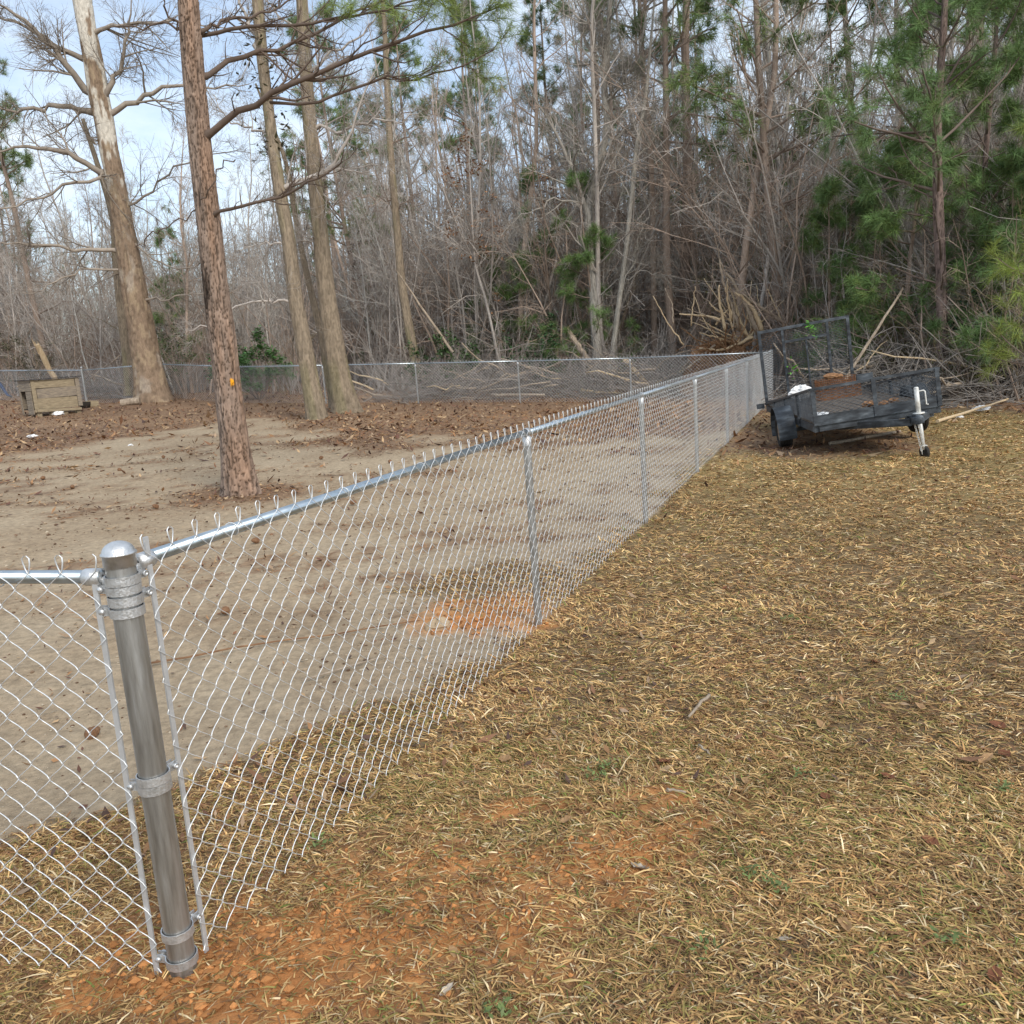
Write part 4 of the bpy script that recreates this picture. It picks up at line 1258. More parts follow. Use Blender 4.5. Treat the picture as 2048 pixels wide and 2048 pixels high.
# two pines at the wood edge on the right, beyond the trailer
def edge_pine(label, path, widths, Y, seed, green, n1=18, tlow=0.45, nw=0.0042):
    b = at(*path[0], Y)
    root = np.array([b[0], b[1], g1(b[0], b[1])])
    t = tag(empty('pine_tree', root), label, 'tree')
    r_ = np.random.default_rng(seed)
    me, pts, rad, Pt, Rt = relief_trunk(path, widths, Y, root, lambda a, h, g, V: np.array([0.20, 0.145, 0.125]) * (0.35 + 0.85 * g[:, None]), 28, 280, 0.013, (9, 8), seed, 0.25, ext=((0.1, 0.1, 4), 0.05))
    obj('trunk', me, None, t)
    idx = np.linspace(0, len(Pt) - 1, 14).astype(int)
    B, N_ = Geo(), Geo()
    P1, R1 = sprout(r_, Pt[idx][None], Rt[idx][None], n1, tlow, 0.98, 0.24, 66, 0.10, 0.10, 6, 0.4, 0.012, 0.8)
    P2, R2 = sprout(r_, P1, R1, 7, 0.3, 1.0, 0.40, 45, 0.08, 0.15, 4, 0.6, 0.006, 0.3)
    P3, R3 = sprout(r_, P2, R2, 3, 0.3, 1.0, 0.5, 40, 0.10, 0.15, 3, 0.7, 0.004, 0.15)
    Pd, Rd = sprout(r_, Pt[idx][None], Rt[idx][None], 16, 0.22, 0.75, 0.14, 70, 0.05, 0.14, 6, 0.3, 0.009, 0.6)
    Pe, Re = sprout(r_, Pd, Rd, 5, 0.3, 1.0, 0.4, 45, 0.0, 0.2, 3, 0.6, 0.004, 0.2)
    for (p, r, ns) in ((P1, R1, 5), (P2, R2, 3), (P3, R3, 3), (Pd, Rd, 4), (Pe, Re, 3)):
        B.tubes(p, r, ns, np.array([0.17, 0.13, 0.11]) * r_.uniform(0.7, 1.2, (len(p), 1)))
    tag(B.build('branches', TWIG_COL, t, True), kind='stuff')
    C = np.concatenate([P3[:, -1], P2[:, -1]]); D = np.concatenate([norm(P3[:, -1] - P3[:, -2]), norm(P2[:, -1] - P2[:, -2])])
    needle_tufts(N_, r_, C, D, 44, 0.27, nw, green)
    tag(N_.build('needles', NEEDLE, t), kind='stuff')
    placed.append((b[0], b[1]))
edge_pine('straight purplish-barked pine at the wood edge just beyond the trailer', [(1884, 790), (1884, 700), (1884, 600), (1880, 500), (1876, 400), (1874, 300), (1877, 200), (1884, 100), (1890, 0), (1894, -120)],
          [27, 25, 23, 23, 22, 19, 18, 15, 13, 11], 18.6, 71, (0.15, 0.25, 0.09), 24)
edge_pine('thinner reddish pine right of the straight wood-edge pine, green to low down', [(1952, 790), (1958, 680), (1964, 560), (1968, 440), (1970, 330), (1980, 210), (1990, 100), (1996, -20)],
          [13, 13, 12, 12, 11, 10, 9, 8], 19.6, 73, (0.15, 0.25, 0.085), 26, 0.26)

# ---- one mesh object that carries a few plants and scatters copies of them over its own loose points
def scatter(name, protos, loc, rot, scale, pick, m, label, cat):
    G = Geo(); pid = []
    for k, g in enumerate(protos):
        V = np.concatenate(g.v); q = np.concatenate(g.q) if g.q else None; t_ = np.concatenate(g.t) if g.t else None
        G.add(V, q, t_, np.concatenate(g.c)); pid.append(np.full(len(V), k))
    nv = G.n
    G.add(loc, None, None, np.zeros_like(loc))
    me = G.mesh(name)
    n_ = len(loc)
    pid = np.concatenate(pid + [np.full(n_, 1000)])
    for nm, tp, dat in (('pid', 'INT', pid), ('pick', 'INT', np.concatenate([np.zeros(nv, int), pick])), ('turn', 'FLOAT', np.concatenate([np.zeros(nv), rot])), ('size', 'FLOAT', np.concatenate([np.ones(nv), scale]))):
        at_ = me.attributes.new(nm, tp, 'POINT')
        at_.data.foreach_set('value', np.asarray(dat, np.int32 if tp == 'INT' else np.float32))
    o = obj(name, me, m)
    tree = bpy.data.node_groups.new(name + '_scatter', 'GeometryNodeTree')
    tree.interface.new_socket('Geometry', in_out='INPUT', socket_type='NodeSocketGeometry')
    tree.interface.new_socket('Geometry', in_out='OUTPUT', socket_type='NodeSocketGeometry')
    N, L_ = tree.nodes, tree.links
    gi, go = N.new('NodeGroupInput'), N.new('NodeGroupOutput')
    def attr(nm, tp):
        a_ = N.new('GeometryNodeInputNamedAttribute'); a_.data_type = tp; a_.inputs['Name'].default_value = nm
        return a_.outputs['Attribute']
    cmp_ = N.new('FunctionNodeCompare'); cmp_.data_type = 'INT'; cmp_.operation = 'GREATER_THAN'
    L_.new(attr('pid', 'INT'), [s_ for s_ in cmp_.inputs if s_.name == 'A' and s_.type == 'INT'][0])
    [s_ for s_ in cmp_.inputs if s_.name == 'B' and s_.type == 'INT'][0].default_value = 500
    sep = N.new('GeometryNodeSeparateGeometry'); sep.domain = 'POINT'
    L_.new(gi.outputs[0], sep.inputs['Geometry']); L_.new(cmp_.outputs[0], sep.inputs['Selection'])
    m2p = N.new('GeometryNodeMeshToPoints')
    L_.new(sep.outputs['Selection'], m2p.inputs['Mesh'])
    spl = N.new('GeometryNodeSplitToInstances'); spl.domain = 'POINT'
    L_.new(sep.outputs['Inverted'], spl.inputs['Geometry']); L_.new(attr('pid', 'INT'), spl.inputs['Group ID'])
    iop = N.new('GeometryNodeInstanceOnPoints')
    L_.new(m2p.outputs[0], iop.inputs['Points']); L_.new(spl.outputs['Instances'], iop.inputs['Instance'])
    iop.inputs['Pick Instance'].default_value = True
    L_.new(attr('pick', 'INT'), iop.inputs['Instance Index'])
    cx = N.new('ShaderNodeCombineXYZ'); L_.new(attr('turn', 'FLOAT'), cx.inputs['Z'])
    L_.new(cx.outputs[0], iop.inputs['Rotation']); L_.new(attr('size', 'FLOAT'), iop.inputs['Scale'])
    L_.new(iop.outputs[0], go.inputs[0])
    md = o.modifiers.new('scatter', 'NODES'); md.node_group = tree
    return tag(o, label, cat, kind='stuff')

def bush(seed, n, H, c, n2=6, n3=6, spread=0.5, rad=0.018, dens=1.0, up=-0.02):
    r_ = np.random.default_rng(seed)
    P, R = [], []
    for k in range(n):
        a = r_.uniform(0, 6.28); l = r_.uniform(0.05, spread)
        p, r = stem(r_, H * r_.uniform(0.5, 1.1), rad, (math.cos(a) * l, math.sin(a) * l), 0.16, 7, up)
        P.append(p + np.array([r_.normal(0, 0.35), r_.normal(0, 0.35), 0])); R.append(r * 0.7)
    P, R = np.array(P), np.array(R)
    P2, R2 = sprout(r_, P, R, n2, 0.12, 1.0, 0.34, 42, 0.01, 0.22, 5, 0.5, 0.0045, 0.3)
    P3, R3 = sprout(r_, P2, R2, n3, 0.15, 1.0, 0.55, 42, 0.01, 0.26, 4, 0.55, 0.0033, 0.2)
    G = Geo()
    for p, r, ns in ((P, R, 4), (P2, R2, 3), (P3, R3, 3)):
        G.tubes(p, r, ns, c * r_.uniform(0.65, 1.2, (len(p), 1)))
    return G

LOWB = [bush(401, 9, 3.0, GREY * 0.95), bush(402, 8, 4.0, BROWN * 1.1), bush(403, 10, 2.2, GREY * 0.85), bush(404, 8, 3.4, np.array([0.22, 0.175, 0.11]))]
TALLB = [bush(411, 6, 7.5, GREY * 0.95, 12, 9, 0.16, 0.030, up=0.05), bush(412, 7, 6.5, BROWN * 1.25, 11, 9, 0.2, 0.028, up=0.05), bush(413, 5, 8.5, GREY * 1.1, 13, 9, 0.14, 0.032, up=0.06)]
def wood_points(seed, n, ylo, yhi, pw, off, ulo=-340, uhi=2400):
    r_ = np.random.default_rng(seed)
    out = []
    for _ in range(n * 12):
        if len(out) >= n: break
        u = r_.uniform(ulo, uhi); Yv = ylo + (yhi - ylo) * r_.uniform(0, 1) ** pw
        p = at(u, 745, Yv)
        if u > 1600 and off > 1 and (wood_right(p[0], p[1]) < 3.5 and ds(p[0], p[1])[1] < RUN + 3 or r_.uniform() < 0.3): continue
        if wooded(p[0], p[1] - off): out.append((p[0], p[1], g1(p[0], p[1]), u))
    return np.array(out), r_
pt, r_ = wood_points(421, 520, 17, 48, 1.6, 0.3)
n = len(pt)
scatter('undergrowth', LOWB, pt[:, :3], r_.uniform(0, 6.28, n), r_.uniform(0.7, 1.3, n), r_.integers(0, 4, n), TWIG_COL, 'low tangle of bare brush and vines along the wood edge behind the fences', 'undergrowth')
pt, r_ = wood_points(422, 640, 19, 66, 1.15, 1.2)
n = len(pt)
scatter('thicket', TALLB, pt[:, :3], r_.uniform(0, 6.28, n), np.array([hfac(u, 0) for u in pt[:, 3]]) * r_.uniform(0.95, 1.5, n), r_.integers(0, 3, n), TWIG_COL, 'close thicket of thin bare stems and twigs between the trees of the woods', 'thicket')

# ---- the far wood seen between the nearer stems: a deep mass of trunks and twigs
FG = Geo()
r_ = np.random.default_rng(421)
n = 620
u = r_.uniform(-350, 2420, n); Yv = r_.uniform(46, 92, n)
H = np.array([hfac(a, 0) for a in u]) * r_.uniform(8.5, 15, n) * np.where(u < 560, 0.75, 0.95)
base = np.array([at(a, 745, b) for a, b in zip(u, Yv)])
base[:, 2] = gh(base[:, 0], base[:, 1]) - 0.2
z = np.linspace(0, 1, 6)
P = base[:, None] + np.stack([np.cumsum(r_.normal(0, 0.18, (n, 6)), 1), np.cumsum(r_.normal(0, 0.18, (n, 6)), 1), z[None] * H[:, None]], -1)
R = (0.10 * (H / 13))[:, None] * (1 - 0.85 * z)[None]
pick = np.array([GREY * 0.8, BROWN, DARK * 1.3, GREY])
FG.tubes(P, R, 4, pick[r_.integers(0, 4, n)])
P1, R1 = sprout(r_, P, R, 12, 0.12, 1.0, 0.22, 48, 0.08, 0.2, 4, 0.5, 0.012, 0.6)
P2, R2 = sprout(r_, P1, R1, 5, 0.2, 1.0, 0.6, 45, 0.05, 0.25, 3, 0.6, 0.009, 0.4)
FG.tubes(P1, R1, 3, pick[r_.integers(0, 4, len(P1))])
FG.tubes(P2, R2, 3, pick[r_.integers(0, 4, len(P2))])
tag(FG.build('far_woodland', TWIG_COL), 'deep mass of bare trunks and twigs far inside the woods', 'woodland', kind='stuff')
FP = Geo()
n = 120
u = r_.uniform(-350, 2420, n); Yv = r_.uniform(50, 95, n)
base = np.array([at(a, 745, b) for a, b in zip(u, Yv)])
base[:, 2] = gh(base[:, 0], base[:, 1])
Hh = np.array([hfac(a, 0) for a in u]) * r_.uniform(9, 16, n) * np.where(u < 560, 0.95, 1.0)
cl = r_.integers(0, n, 3600)
zf = r_.uniform(0.15, 1.0, 3600) ** 0.7
sp_ = (1.05 - zf) * 2.6 + 0.4
cc = base[cl] + np.stack([r_.normal(0, 0.5, 3600) * sp_, r_.normal(0, 0.5, 3600) * sp_, zf * Hh[cl]], -1)
needle_tufts(FP, r_, cc, norm(r_.normal(0, 1, (3600, 3)) + np.array([0, 0, 0.8])), 22, 0.5, 0.016, (0.11, 0.165, 0.08))
tag(FP.build('far_evergreens', NEEDLE), 'dim green pine foliage far inside the woods', 'woodland', kind='stuff')

# ---- evergreen shrubs
def shrub(name, label, u, v, Yv, rx, rz, col, n=1500, leaf=0.09, seed=1, group=None, stems=7):
    p = at(u, v, Yv)
    x, y = p[0], p[1]
    z = g1(x, y)
    t = tag(empty(name, (x, y, z)), label, 'shrub', group)
    r_ = np.random.default_rng(seed)
    B, L_ = Geo(), Geo()
    P, R = [], []
    for k in range(stems):
        a = r_.uniform(0, 6.28); l = r_.uniform(0.05, rx / rz * 0.9)
        p_, q_ = stem(r_, rz * r_.uniform(0.6, 1.0), 0.025, (math.cos(a) * l, math.sin(a) * l), 0.14, 6, 0.02)
        P.append(p_); R.append(q_ * 0.8)
    P, R = np.array(P), np.array(R)
    P2, R2 = sprout(r_, P, R, 7, 0.25, 1.0, 0.36, 48, 0.03, 0.2, 4, 0.6, 0.006, 0.25)
    P3, R3 = sprout(r_, P2, R2, 4, 0.3, 1.0, 0.5, 45, 0.03, 0.2, 3, 0.6, 0.004, 0.15)
    for a_, b_, c_ in ((P, R, 4), (P2, R2, 3), (P3, R3, 3)):
        B.tubes(a_, b_, c_, np.tile(BROWN * 0.8, (len(a_), 1)))
    tag(B.build('stems', TWIG_COL, t), kind='stuff')
    k = r_.integers(0, len(P3), n)
    c = P3[k, r_.integers(1, 3, n)] + r_.normal(0, 0.07, (n, 3))
    V, tr, cc = leaf_quads(c[:, 0], c[:, 1], r_.uniform(0.6, 1.3, n) * leaf, np.array(col) * r_.uniform(0.5, 1.5, (n, 1)), z=c[:, 2], curl=0.2)
    L_.add(V, None, tr, cc); tag(L_.build('foliage', LEAF, t), kind='stuff')
    return t
shrub('holly_shrub', 'bright green leafy shrub behind the back fence, left of the close pair of trunks', 520, 790, 30.2, 2.2, 2.4, (0.08, 0.19, 0.045), 4200, 0.14, 501, stems=12)
shrub('evergreen_shrub', 'wide dark green shrub low behind the back fence, right of the slim pine trunk', 890, 760, 28.4, 1.9, 2.2, (0.06, 0.12, 0.035), 3400, 0.13, 502, stems=11)
shrub('evergreen_shrub', 'dark glossy shrub behind the back fence beside the pale forked tree', 1070, 745, 28.0, 1.9, 2.5, (0.05, 0.11, 0.04), 3400, 0.13, 503, stems=11)
shrub('evergreen_shrub', 'olive-green bush at the wood edge left of the straight purplish pine', 1790, 790, 20.0, 1.1, 3.0, (0.14, 0.14, 0.035), 1800, 0.08, 504)
shrub('evergreen_shrub', 'dark big-leaved shrub under the thin reddish pine at the wood edge', 1985, 800, 17.9, 1.2, 2.1, (0.035, 0.075, 0.04), 1800, 0.13, 505)
shrub('evergreen_shrub', 'tall grey-green shrub at the edge of the woods right of the reddish pine', 2045, 790, 18.6, 1.3, 4.0, (0.06, 0.10, 0.06), 2200, 0.11, 506)
shrub('evergreen_shrub', 'yellow-green thicket rising behind the uprooted stump', 1470, 740, 27.5, 1.3, 4.6, (0.15, 0.145, 0.045), 2200, 0.08, 507)
shrub('evergreen_shrub', 'low brown-green bush between the trailer and the straight purplish pine', 1910, 800, 17.6, 0.9, 1.5, (0.10, 0.11, 0.04), 1000, 0.07, 508)
shrub('evergreen_shrub', 'small dark shrub tangled in vines behind the dog house', 60, 780, 36.5, 1.8, 3.0, (0.07, 0.075, 0.03), 1500, 0.1, 509)
shrub('evergreen_shrub', 'green vine-covered bush between the sycamore and the lone pine', 370, 780, 32.0, 1.6, 3.4, (0.075, 0.12, 0.03), 1500, 0.1, 510)

# long-needled young pine at the right-hand edge
b = at(2135, 800, 13.9)
NP = pine_tree(601, 4.6, 0.05, BROWN * 0.8, 24, 0.10, 0.36, tuft_n=70, nl=0.30, nw=0.0026, green=np.array([0.27, 0.34, 0.075]), n2=3, n3=1, dead=0)
place('young_pine', 'young pine with long yellow-green needle tufts nearest the lawn edge', 'tree', None, NP, (b[0], b[1], g1(b[0], b[1])), 2.2, 1.0, PN)

# ================================================================== THE UTILITY TRAILER
BLACKP = mat('faded_black_paint', [(0.018, 0.021, 0.026), (0.040, 0.047, 0.056), (0.085, 0.10, 0.115), (0.20, 0.22, 0.24)], scale=5, rough=0.55, spec=0.4, stretch=(1, 1, 3), lo=0.34, hi=0.78, rvar=0.15, bump=0.1, bscale=40)
BLACKM = mat('expanded_steel', [(0.045, 0.052, 0.062), (0.12, 0.135, 0.15)], scale=12, rough=0.6, spec=0.4)
RUBBER = mat('tyre_rubber', [(0.022, 0.021, 0.02), (0.05, 0.045, 0.04)], scale=9, rough=0.9, bump=0.2, bscale=50)
RIMW = mat('rusty_white_rim', [(0.55, 0.53, 0.48), (0.42, 0.36, 0.28), (0.20, 0.10, 0.05)], scale=7, rough=0.6)
JACKM = mat('jack_zinc', [(0.55, 0.55, 0.53), (0.75, 0.74, 0.70), (0.32, 0.28, 0.22)], scale=16, rough=0.5, metal=0.3, lo=0.35, hi=0.8)
DECK = mat('weathered_deck', [(0.06, 0.05, 0.042), (0.13, 0.105, 0.085), (0.19, 0.16, 0.13)], scale=6, rough=0.9, stretch=(8, 0.5, 1), bump=0.3)
RUST = mat('rusty_wire', [(0.085, 0.035, 0.018), (0.20, 0.085, 0.035), (0.30, 0.14, 0.06)], scale=14, rough=0.9)
WHITEP = mat('white_plastic', [(0.78, 0.78, 0.77), (0.86, 0.86, 0.86)], scale=8, rough=0.5, bump=0.2, bscale=10)
LENS = mat('lamp_lens', [(0.10, 0.012, 0.010), (0.16, 0.02, 0.015)], scale=5, rough=0.25, spec=0.5)

TW, TL, THP, THG, TLEAN = 1.55, 4.45, 0.455, 1.325, -0.15
ty, tp, tr_ = math.radians(-9.318), math.radians(-0.913), math.radians(-6.652)
TM = Matrix.Translation((3.989, 10.995, 0.444)) @ Matrix.Rotation(ty, 4, 'Z') @ Matrix.Rotation(tp, 4, 'X') @ Matrix.Rotation(tr_, 4, 'Y')
trailer = tag(empty('utility_trailer'), 'faded black mesh-sided utility trailer, tilted, its ramp gate raised', 'trailer')
trailer.matrix_world = TM
TP = lambda n_, G, m, parent=trailer, sm=False: G.build(n_, m, parent, sm)
G = Geo()
for x in (0.03, TW - 0.03): G.bar((x, 0.03, -0.055), (x, TL, -0.055), 0.06, 0.10)
for y in (0.03, 0.9, 1.8, 2.7, 3.6, TL - 0.03): G.bar((0.06, y, -0.06), (TW - 0.06, y, -0.06), 0.05, 0.08)
TP('frame', G, BLACKP)
for k in range(7):
    G = Geo(); G.box((0.115 + k * 0.22, TL / 2, 0.012), (0.205, TL - 0.12, 0.03)); TP('deck_board', G, DECK)
G = Geo(); G.bar((0, 0, 0.045), (TW, 0, 0.045), 0.045, 0.13); TP('front_rail', G, BLACKP)
G = Geo(); G.bar((-0.02, 0, THP), (TW + 0.02, 0, THP), 0.045, 0.035); TP('top_rail', G, BLACKP)
for x in (0.02, TW * 0.495, TW - 0.02):
    G = Geo(); G.box((x, -0.028, THP / 2), (0.05, 0.012, THP + 0.02)); G.box((x + 0.02, -0.004, THP / 2), (0.012, 0.04, THP + 0.02)); TP('post', G, BLACKP)

def expanded(w, h, dx, dy, th):
    """expanded-metal sheet in the x-z plane: two families of sheared strands clipped to w x h"""
    G = Geo(); k = dy / dx
    P, R = [], []
    for sgn in (1, -1):
        n_ = int((w + h / k) / dx) + 2
        for i in range(-n_, n_ * 2):
            x0 = i * dx
            # line z = sgn*k*(x-x0)
            xa, xb = (x0, x0 + h / k) if sgn > 0 else (x0 - h / k, x0)
            a, b_ = max(0, xa), min(w, xb)
            if b_ - a < 0.01: continue
            P.append([[a, 0.003 * sgn, sgn * k * (a - x0)], [b_, 0.003 * sgn, sgn * k * (b_ - x0)]])
    P = np.array(P)
    return G.tubes(P, np.full(P.shape[:2], th), 4)
G = expanded(TW, THP - 0.1, 0.088, 0.044, 0.0030); o = TP('mesh_panel', G, BLACKM); o.location = (0, 0.018, 0.1)
# sloping sides
for x, xs in ((0.0, -1), (TW, 1)):
    G = Geo(); G.bar((x, 0.02, THP), (x, TL, 0.03), 0.045, 0.03); TP('side_rail', G, BLACKP)
    for y in (1.05, 2.2, 3.3):
        G = Geo(); G.bar((x, y, -0.1), (x, y, THP * (1 - y / TL) + 0.02), 0.045, 0.045); TP('post', G, BLACKP)
    Gs = Geo(); P = []
    for sgn in (1, -1):
        for i in range(-16, 80):
            y0 = i * 0.066
            pts_ = [(yy, sgn * 0.5 * (yy - y0)) for yy in np.linspace(max(0.0, y0 - 1), min(TL, y0 + 1), 30) if 0.0 <= sgn * 0.5 * (yy - y0) <= THP * (1 - yy / TL)]
            if len(pts_) > 1: P.append([[x, pts_[0][0], pts_[0][1] + 0.02], [x, pts_[-1][0], pts_[-1][1] + 0.02]])
    P = np.array(P); Gs.tubes(P, np.full(P.shape[:2], 0.0034), 4); tag(TP('mesh_panel', Gs, BLACKM), kind='stuff')
# ramp gate
gate = empty('ramp_gate'); gate.parent = trailer; gate.location = (0, TL + 0.03, 0)
bpy.data.objects.remove(gate)
lean = lambda z: TL + 0.03 + TLEAN * z / THG
def gbar(x0, z0, x1, z1, w=0.05):
    G = Geo(); G.bar((x0, lean(z0), z0), (x1, lean(z1), z1), w, w, up=(0, 1, 0)); return G
G = gbar(0.025, 0, 0.025, THG); G2 = gbar(TW - 0.025, 0, TW - 0.025, THG)
for a in (gbar(0.05, THG - 0.025, TW - 0.05, THG - 0.025), G2, gbar(0.05, 0.05, TW - 0.05, 0.05)):
    G.add(np.concatenate(a.v), np.concatenate(a.q))
gate = TP('ramp_gate', G, BLACKP)
for a in ((TW * 0.27, 0.08, TW * 0.27, THG - 0.05), (TW * 0.76, 0.08, TW * 0.76, THG - 0.05), (TW * 0.285, THG * 0.80, TW * 0.745, THG * 0.80), (TW * 0.52, 0.08, TW * 0.52, THG * 0.78)):
    gbar(*a, 0.042 if a[0] != TW * 0.52 else 0.028).build('gate_brace', BLACKP, gate)
G = expanded(TW, THG, 0.088, 0.044, 0.0032)
V = np.concatenate(G.v); V[:, 1] += TL + 0.03 + 0.03 + TLEAN * V[:, 2] / THG
G.v = [V]; G.build('gate_mesh', BLACKM, gate)
# fenders, wheels, axle
AX = 1.62; WZ = -0.20
def fender(xc, name='fender'):
    G = Geo(); V = []; q = []
    an = np.radians(np.linspace(-14, 194, 22))
    r0 = 0.375
    for a in an:
        for (x, r) in ((xc - 0.125, r0), (xc + 0.125, r0), (xc + 0.125, r0 - 0.005), (xc - 0.125, r0 - 0.005)):
            V.append([x, AX - r * math.cos(a), WZ + r * math.sin(a)])
    for k in range(len(an) - 1):
        for j in range(4): q.append([k * 4 + j, k * 4 + (j + 1) % 4, (k + 1) * 4 + (j + 1) % 4, (k + 1) * 4 + j])
    G.add(V, q)
    return TP(name, G, BLACKP, sm=False)
fender(-0.155); fender(TW + 0.155)
def wheel(xc, R_, z):
    G = Geo(); w = 0.095
    M = Matrix.Translation((xc, AX, z)) @ Matrix.Rotation(math.pi / 2, 4, 'Y')
    prof = [(R_ * 0.62, -w * 0.75), (R_ * 0.80, -w), (R_ * 0.95, -w * 0.92), (R_, -w * 0.72), (R_, -w * 0.42), (R_ - 0.012, -w * 0.40), (R_ - 0.012, -w * 0.32), (R_, -w * 0.30), (R_, -0.01), (R_ - 0.012, -0.008), (R_ - 0.012, 0.008), (R_, 0.01), (R_, w * 0.30), (R_ - 0.012, w * 0.32), (R_ - 0.012, w * 0.40), (R_, w * 0.42), (R_, w * 0.72), (R_ * 0.95, w * 0.92), (R_ * 0.80, w), (R_ * 0.62, w * 0.75)]
    G.lathe(prof, 36, M); ty_ = TP('tyre', G, RUBBER, sm=False)
    G = Geo(); G.lathe([(R_ * 0.63, -w * 0.75), (R_ * 0.55, -w * 0.5), (R_ * 0.50, -0.01), (R_ * 0.25, 0.0), (R_ * 0.10, 0.02), (0.0, 0.02)], 28, M)
    G.lathe([(R_ * 0.63, w * 0.75), (R_ * 0.55, w * 0.5), (R_ * 0.50, 0.01), (R_ * 0.2, 0.03), (0.0, 0.03)], 28, M)
    G.build('rim', RIMW, ty_, True)
wheel(TW + 0.155, 0.315, WZ); wheel(-0.155, 0.225, WZ)
G = Geo(); G.bar((-0.08, AX, WZ), (TW + 0.08, AX, WZ), 0.05, 0.05); TP('axle', G, BLACKP)
for x in (0.12, TW - 0.12):
    G = Geo(); G.tube([(x, AX - 0.35, WZ + 0.09), (x, AX - 0.15, WZ + 0.03), (x, AX, WZ + 0.03), (x, AX + 0.15, WZ + 0.03), (x, AX + 0.35, WZ + 0.09)], 0.018, 6); TP('leaf_spring', G, BLACKP)
# tongue, coupler, jack
CPX, CPY = 1.06, -0.62
for x in (0.35, 1.50):
    G = Geo(); G.bar((x, 0.25, -0.10), (CPX + (0.03 if x > 1 else -0.03), CPY + 0.1, -0.10), 0.055, 0.085); TP('tongue_rail', G, BLACKP)
G = Geo(); G.box((CPX, CPY, -0.075), (0.085, 0.24, 0.075)); G.lathe([(0.0, 0.06), (0.03, 0.055), (0.05, 0.03), (0.055, 0.0), (0.055, -0.04)], 16, Matrix.Translation((CPX, CPY - 0.12, -0.06)))
G.box((CPX, CPY + 0.02, -0.02), (0.03, 0.14, 0.03)); TP('coupler', G, BLACKP)
JX, JY = 1.20, -0.26
jack = empty('jack'); bpy.data.objects.remove(jack)
G = Geo(); G.tube([(JX, JY, -0.06), (JX, JY, 0.27)], 0.029, 16); G.lathe([(0.029, 0.27), (0.031, 0.275), (0.02, 0.29), (0, 0.292)], 16, Matrix.Translation((JX, JY, 0)))
G.lathe([(0.029, -0.05), (0.07, -0.045), (0.07, -0.03), (0.029, -0.025)], 16, Matrix.Translation((JX, JY, 0)))
jack = TP('jack', G, JACKM, sm=True)
G = Geo(); G.tube([(JX, JY, -0.05), (JX + 0.012, JY, -0.50)], 0.025, 14); G.build('inner_tube', JACKM, jack, True)
G = Geo(); G.tube([(JX + 0.02, JY, 0.235), (JX + 0.085, JY, 0.235), (JX + 0.095, JY - 0.01, 0.22), (JX + 0.097, JY - 0.01, 0.06), (JX + 0.12, JY - 0.01, 0.055)], 0.0085, 8); G.build('crank_handle', JACKM, jack, True)
G = Geo(); M = Matrix.Translation((JX + 0.025, JY + 0.02, -0.535)) @ Matrix.Rotation(math.pi / 2 + 0.35, 4, 'Z') @ Matrix.Rotation(math.pi / 2, 4, 'X')
G.lathe([(0.0, -0.022), (0.03, -0.022), (0.05, -0.016), (0.078, -0.02), (0.083, -0.012), (0.083, 0.012), (0.078, 0.02), (0.05, 0.016), (0.03, 0.022), (0, 0.022)], 22, M); G.build('caster_wheel', RUBBER, jack, True)
G = Geo()
for sx in (-0.03, 0.03): G.bar((JX + 0.02 + sx, JY + 0.01, -0.45), (JX + 0.025 + sx, JY + 0.02, -0.56), 0.006, 0.04, up=(0, 1, 0))
G.bar((JX - 0.015, JY, -0.45), (JX + 0.055, JY, -0.45), 0.05, 0.008); G.build('caster_bracket', JACKM, jack)
G = Geo(); G.box((1.17, -0.16, -0.075), (0.14, 0.14, 0.02)); TP('jack_plate', G, BLACKP)
# safety chain hanging by the jack
_l = Geo(); an = np.linspace(0, 2 * math.pi, 13); _l.tube(np.stack([0.010 * np.cos(an), 0 * an, 0.0185 * np.sin(an)], -1), 0.0038, 5, False); LINK = _l.mesh('chain_link', True); LINK.materials.append(JACKM)
for strand, (x0, y0) in enumerate(((1.12, -0.32), (1.155, -0.34))):
    for k in range(13 - strand * 2):
        o = obj('chain_link', LINK, None, trailer)
        o.location = (x0 + 0.004 * k, y0, -0.14 - 0.029 * k); o.rotation_euler = (0, 0, math.pi / 2 * (k % 2) + 0.4)
# rear marker lamp on its arm
G = Geo(); G.box((-0.10, TL - 0.02, 0.005), (0.13, 0.07, 0.085)); la = TP('tail_lamp', G, BLACKP)
G = Geo(); G.box((-0.10, TL + 0.022, 0.005), (0.10, 0.012, 0.06)); G.build('lens', LENS, la)
G = Geo(); G.box((TW * 0.49, 0.35, THP + 0.02), (0.20, 0.06, 0.10)); TP('tool_bracket', G, BLACKP)

# things lying in and hanging on the trailer
def trail_thing(name, G, m, label, cat, loc, rz=0, sm=False):
    o = G.build(name, m, None, sm)
    o.matrix_world = TM @ Matrix.Translation(loc) @ Matrix.Rotation(rz, 4, 'Z')
    return tag(o, label, cat)
def crumple(rx, ry, rz_, seed, amp=0.25, nu=18, nv=12):
    G = Geo()
    u, v = np.meshgrid(np.arange(nu) * 2 * math.pi / nu, np.linspace(0.02, math.pi - 0.02, nv))
    r = 1 + amp * 2 * (fbm(np.cos(u) * 1.7 + 5 + v, np.sin(u) * 1.7 + v * 1.3, seed, 3) - 0.5)
    V = np.stack([rx * r * np.cos(u) * np.sin(v), ry * r * np.sin(u) * np.sin(v), rz_ * (r * np.cos(v) + 0.8)], -1).reshape(-1, 3)
    i, j = np.meshgrid(np.arange(nv - 1), np.arange(nu), indexing='ij')
    return G.add(V, np.stack([i * nu + j, (i + 1) * nu + j, (i + 1) * nu + (j + 1) % nu, i * nu + (j + 1) % nu], -1).reshape(-1, 4))
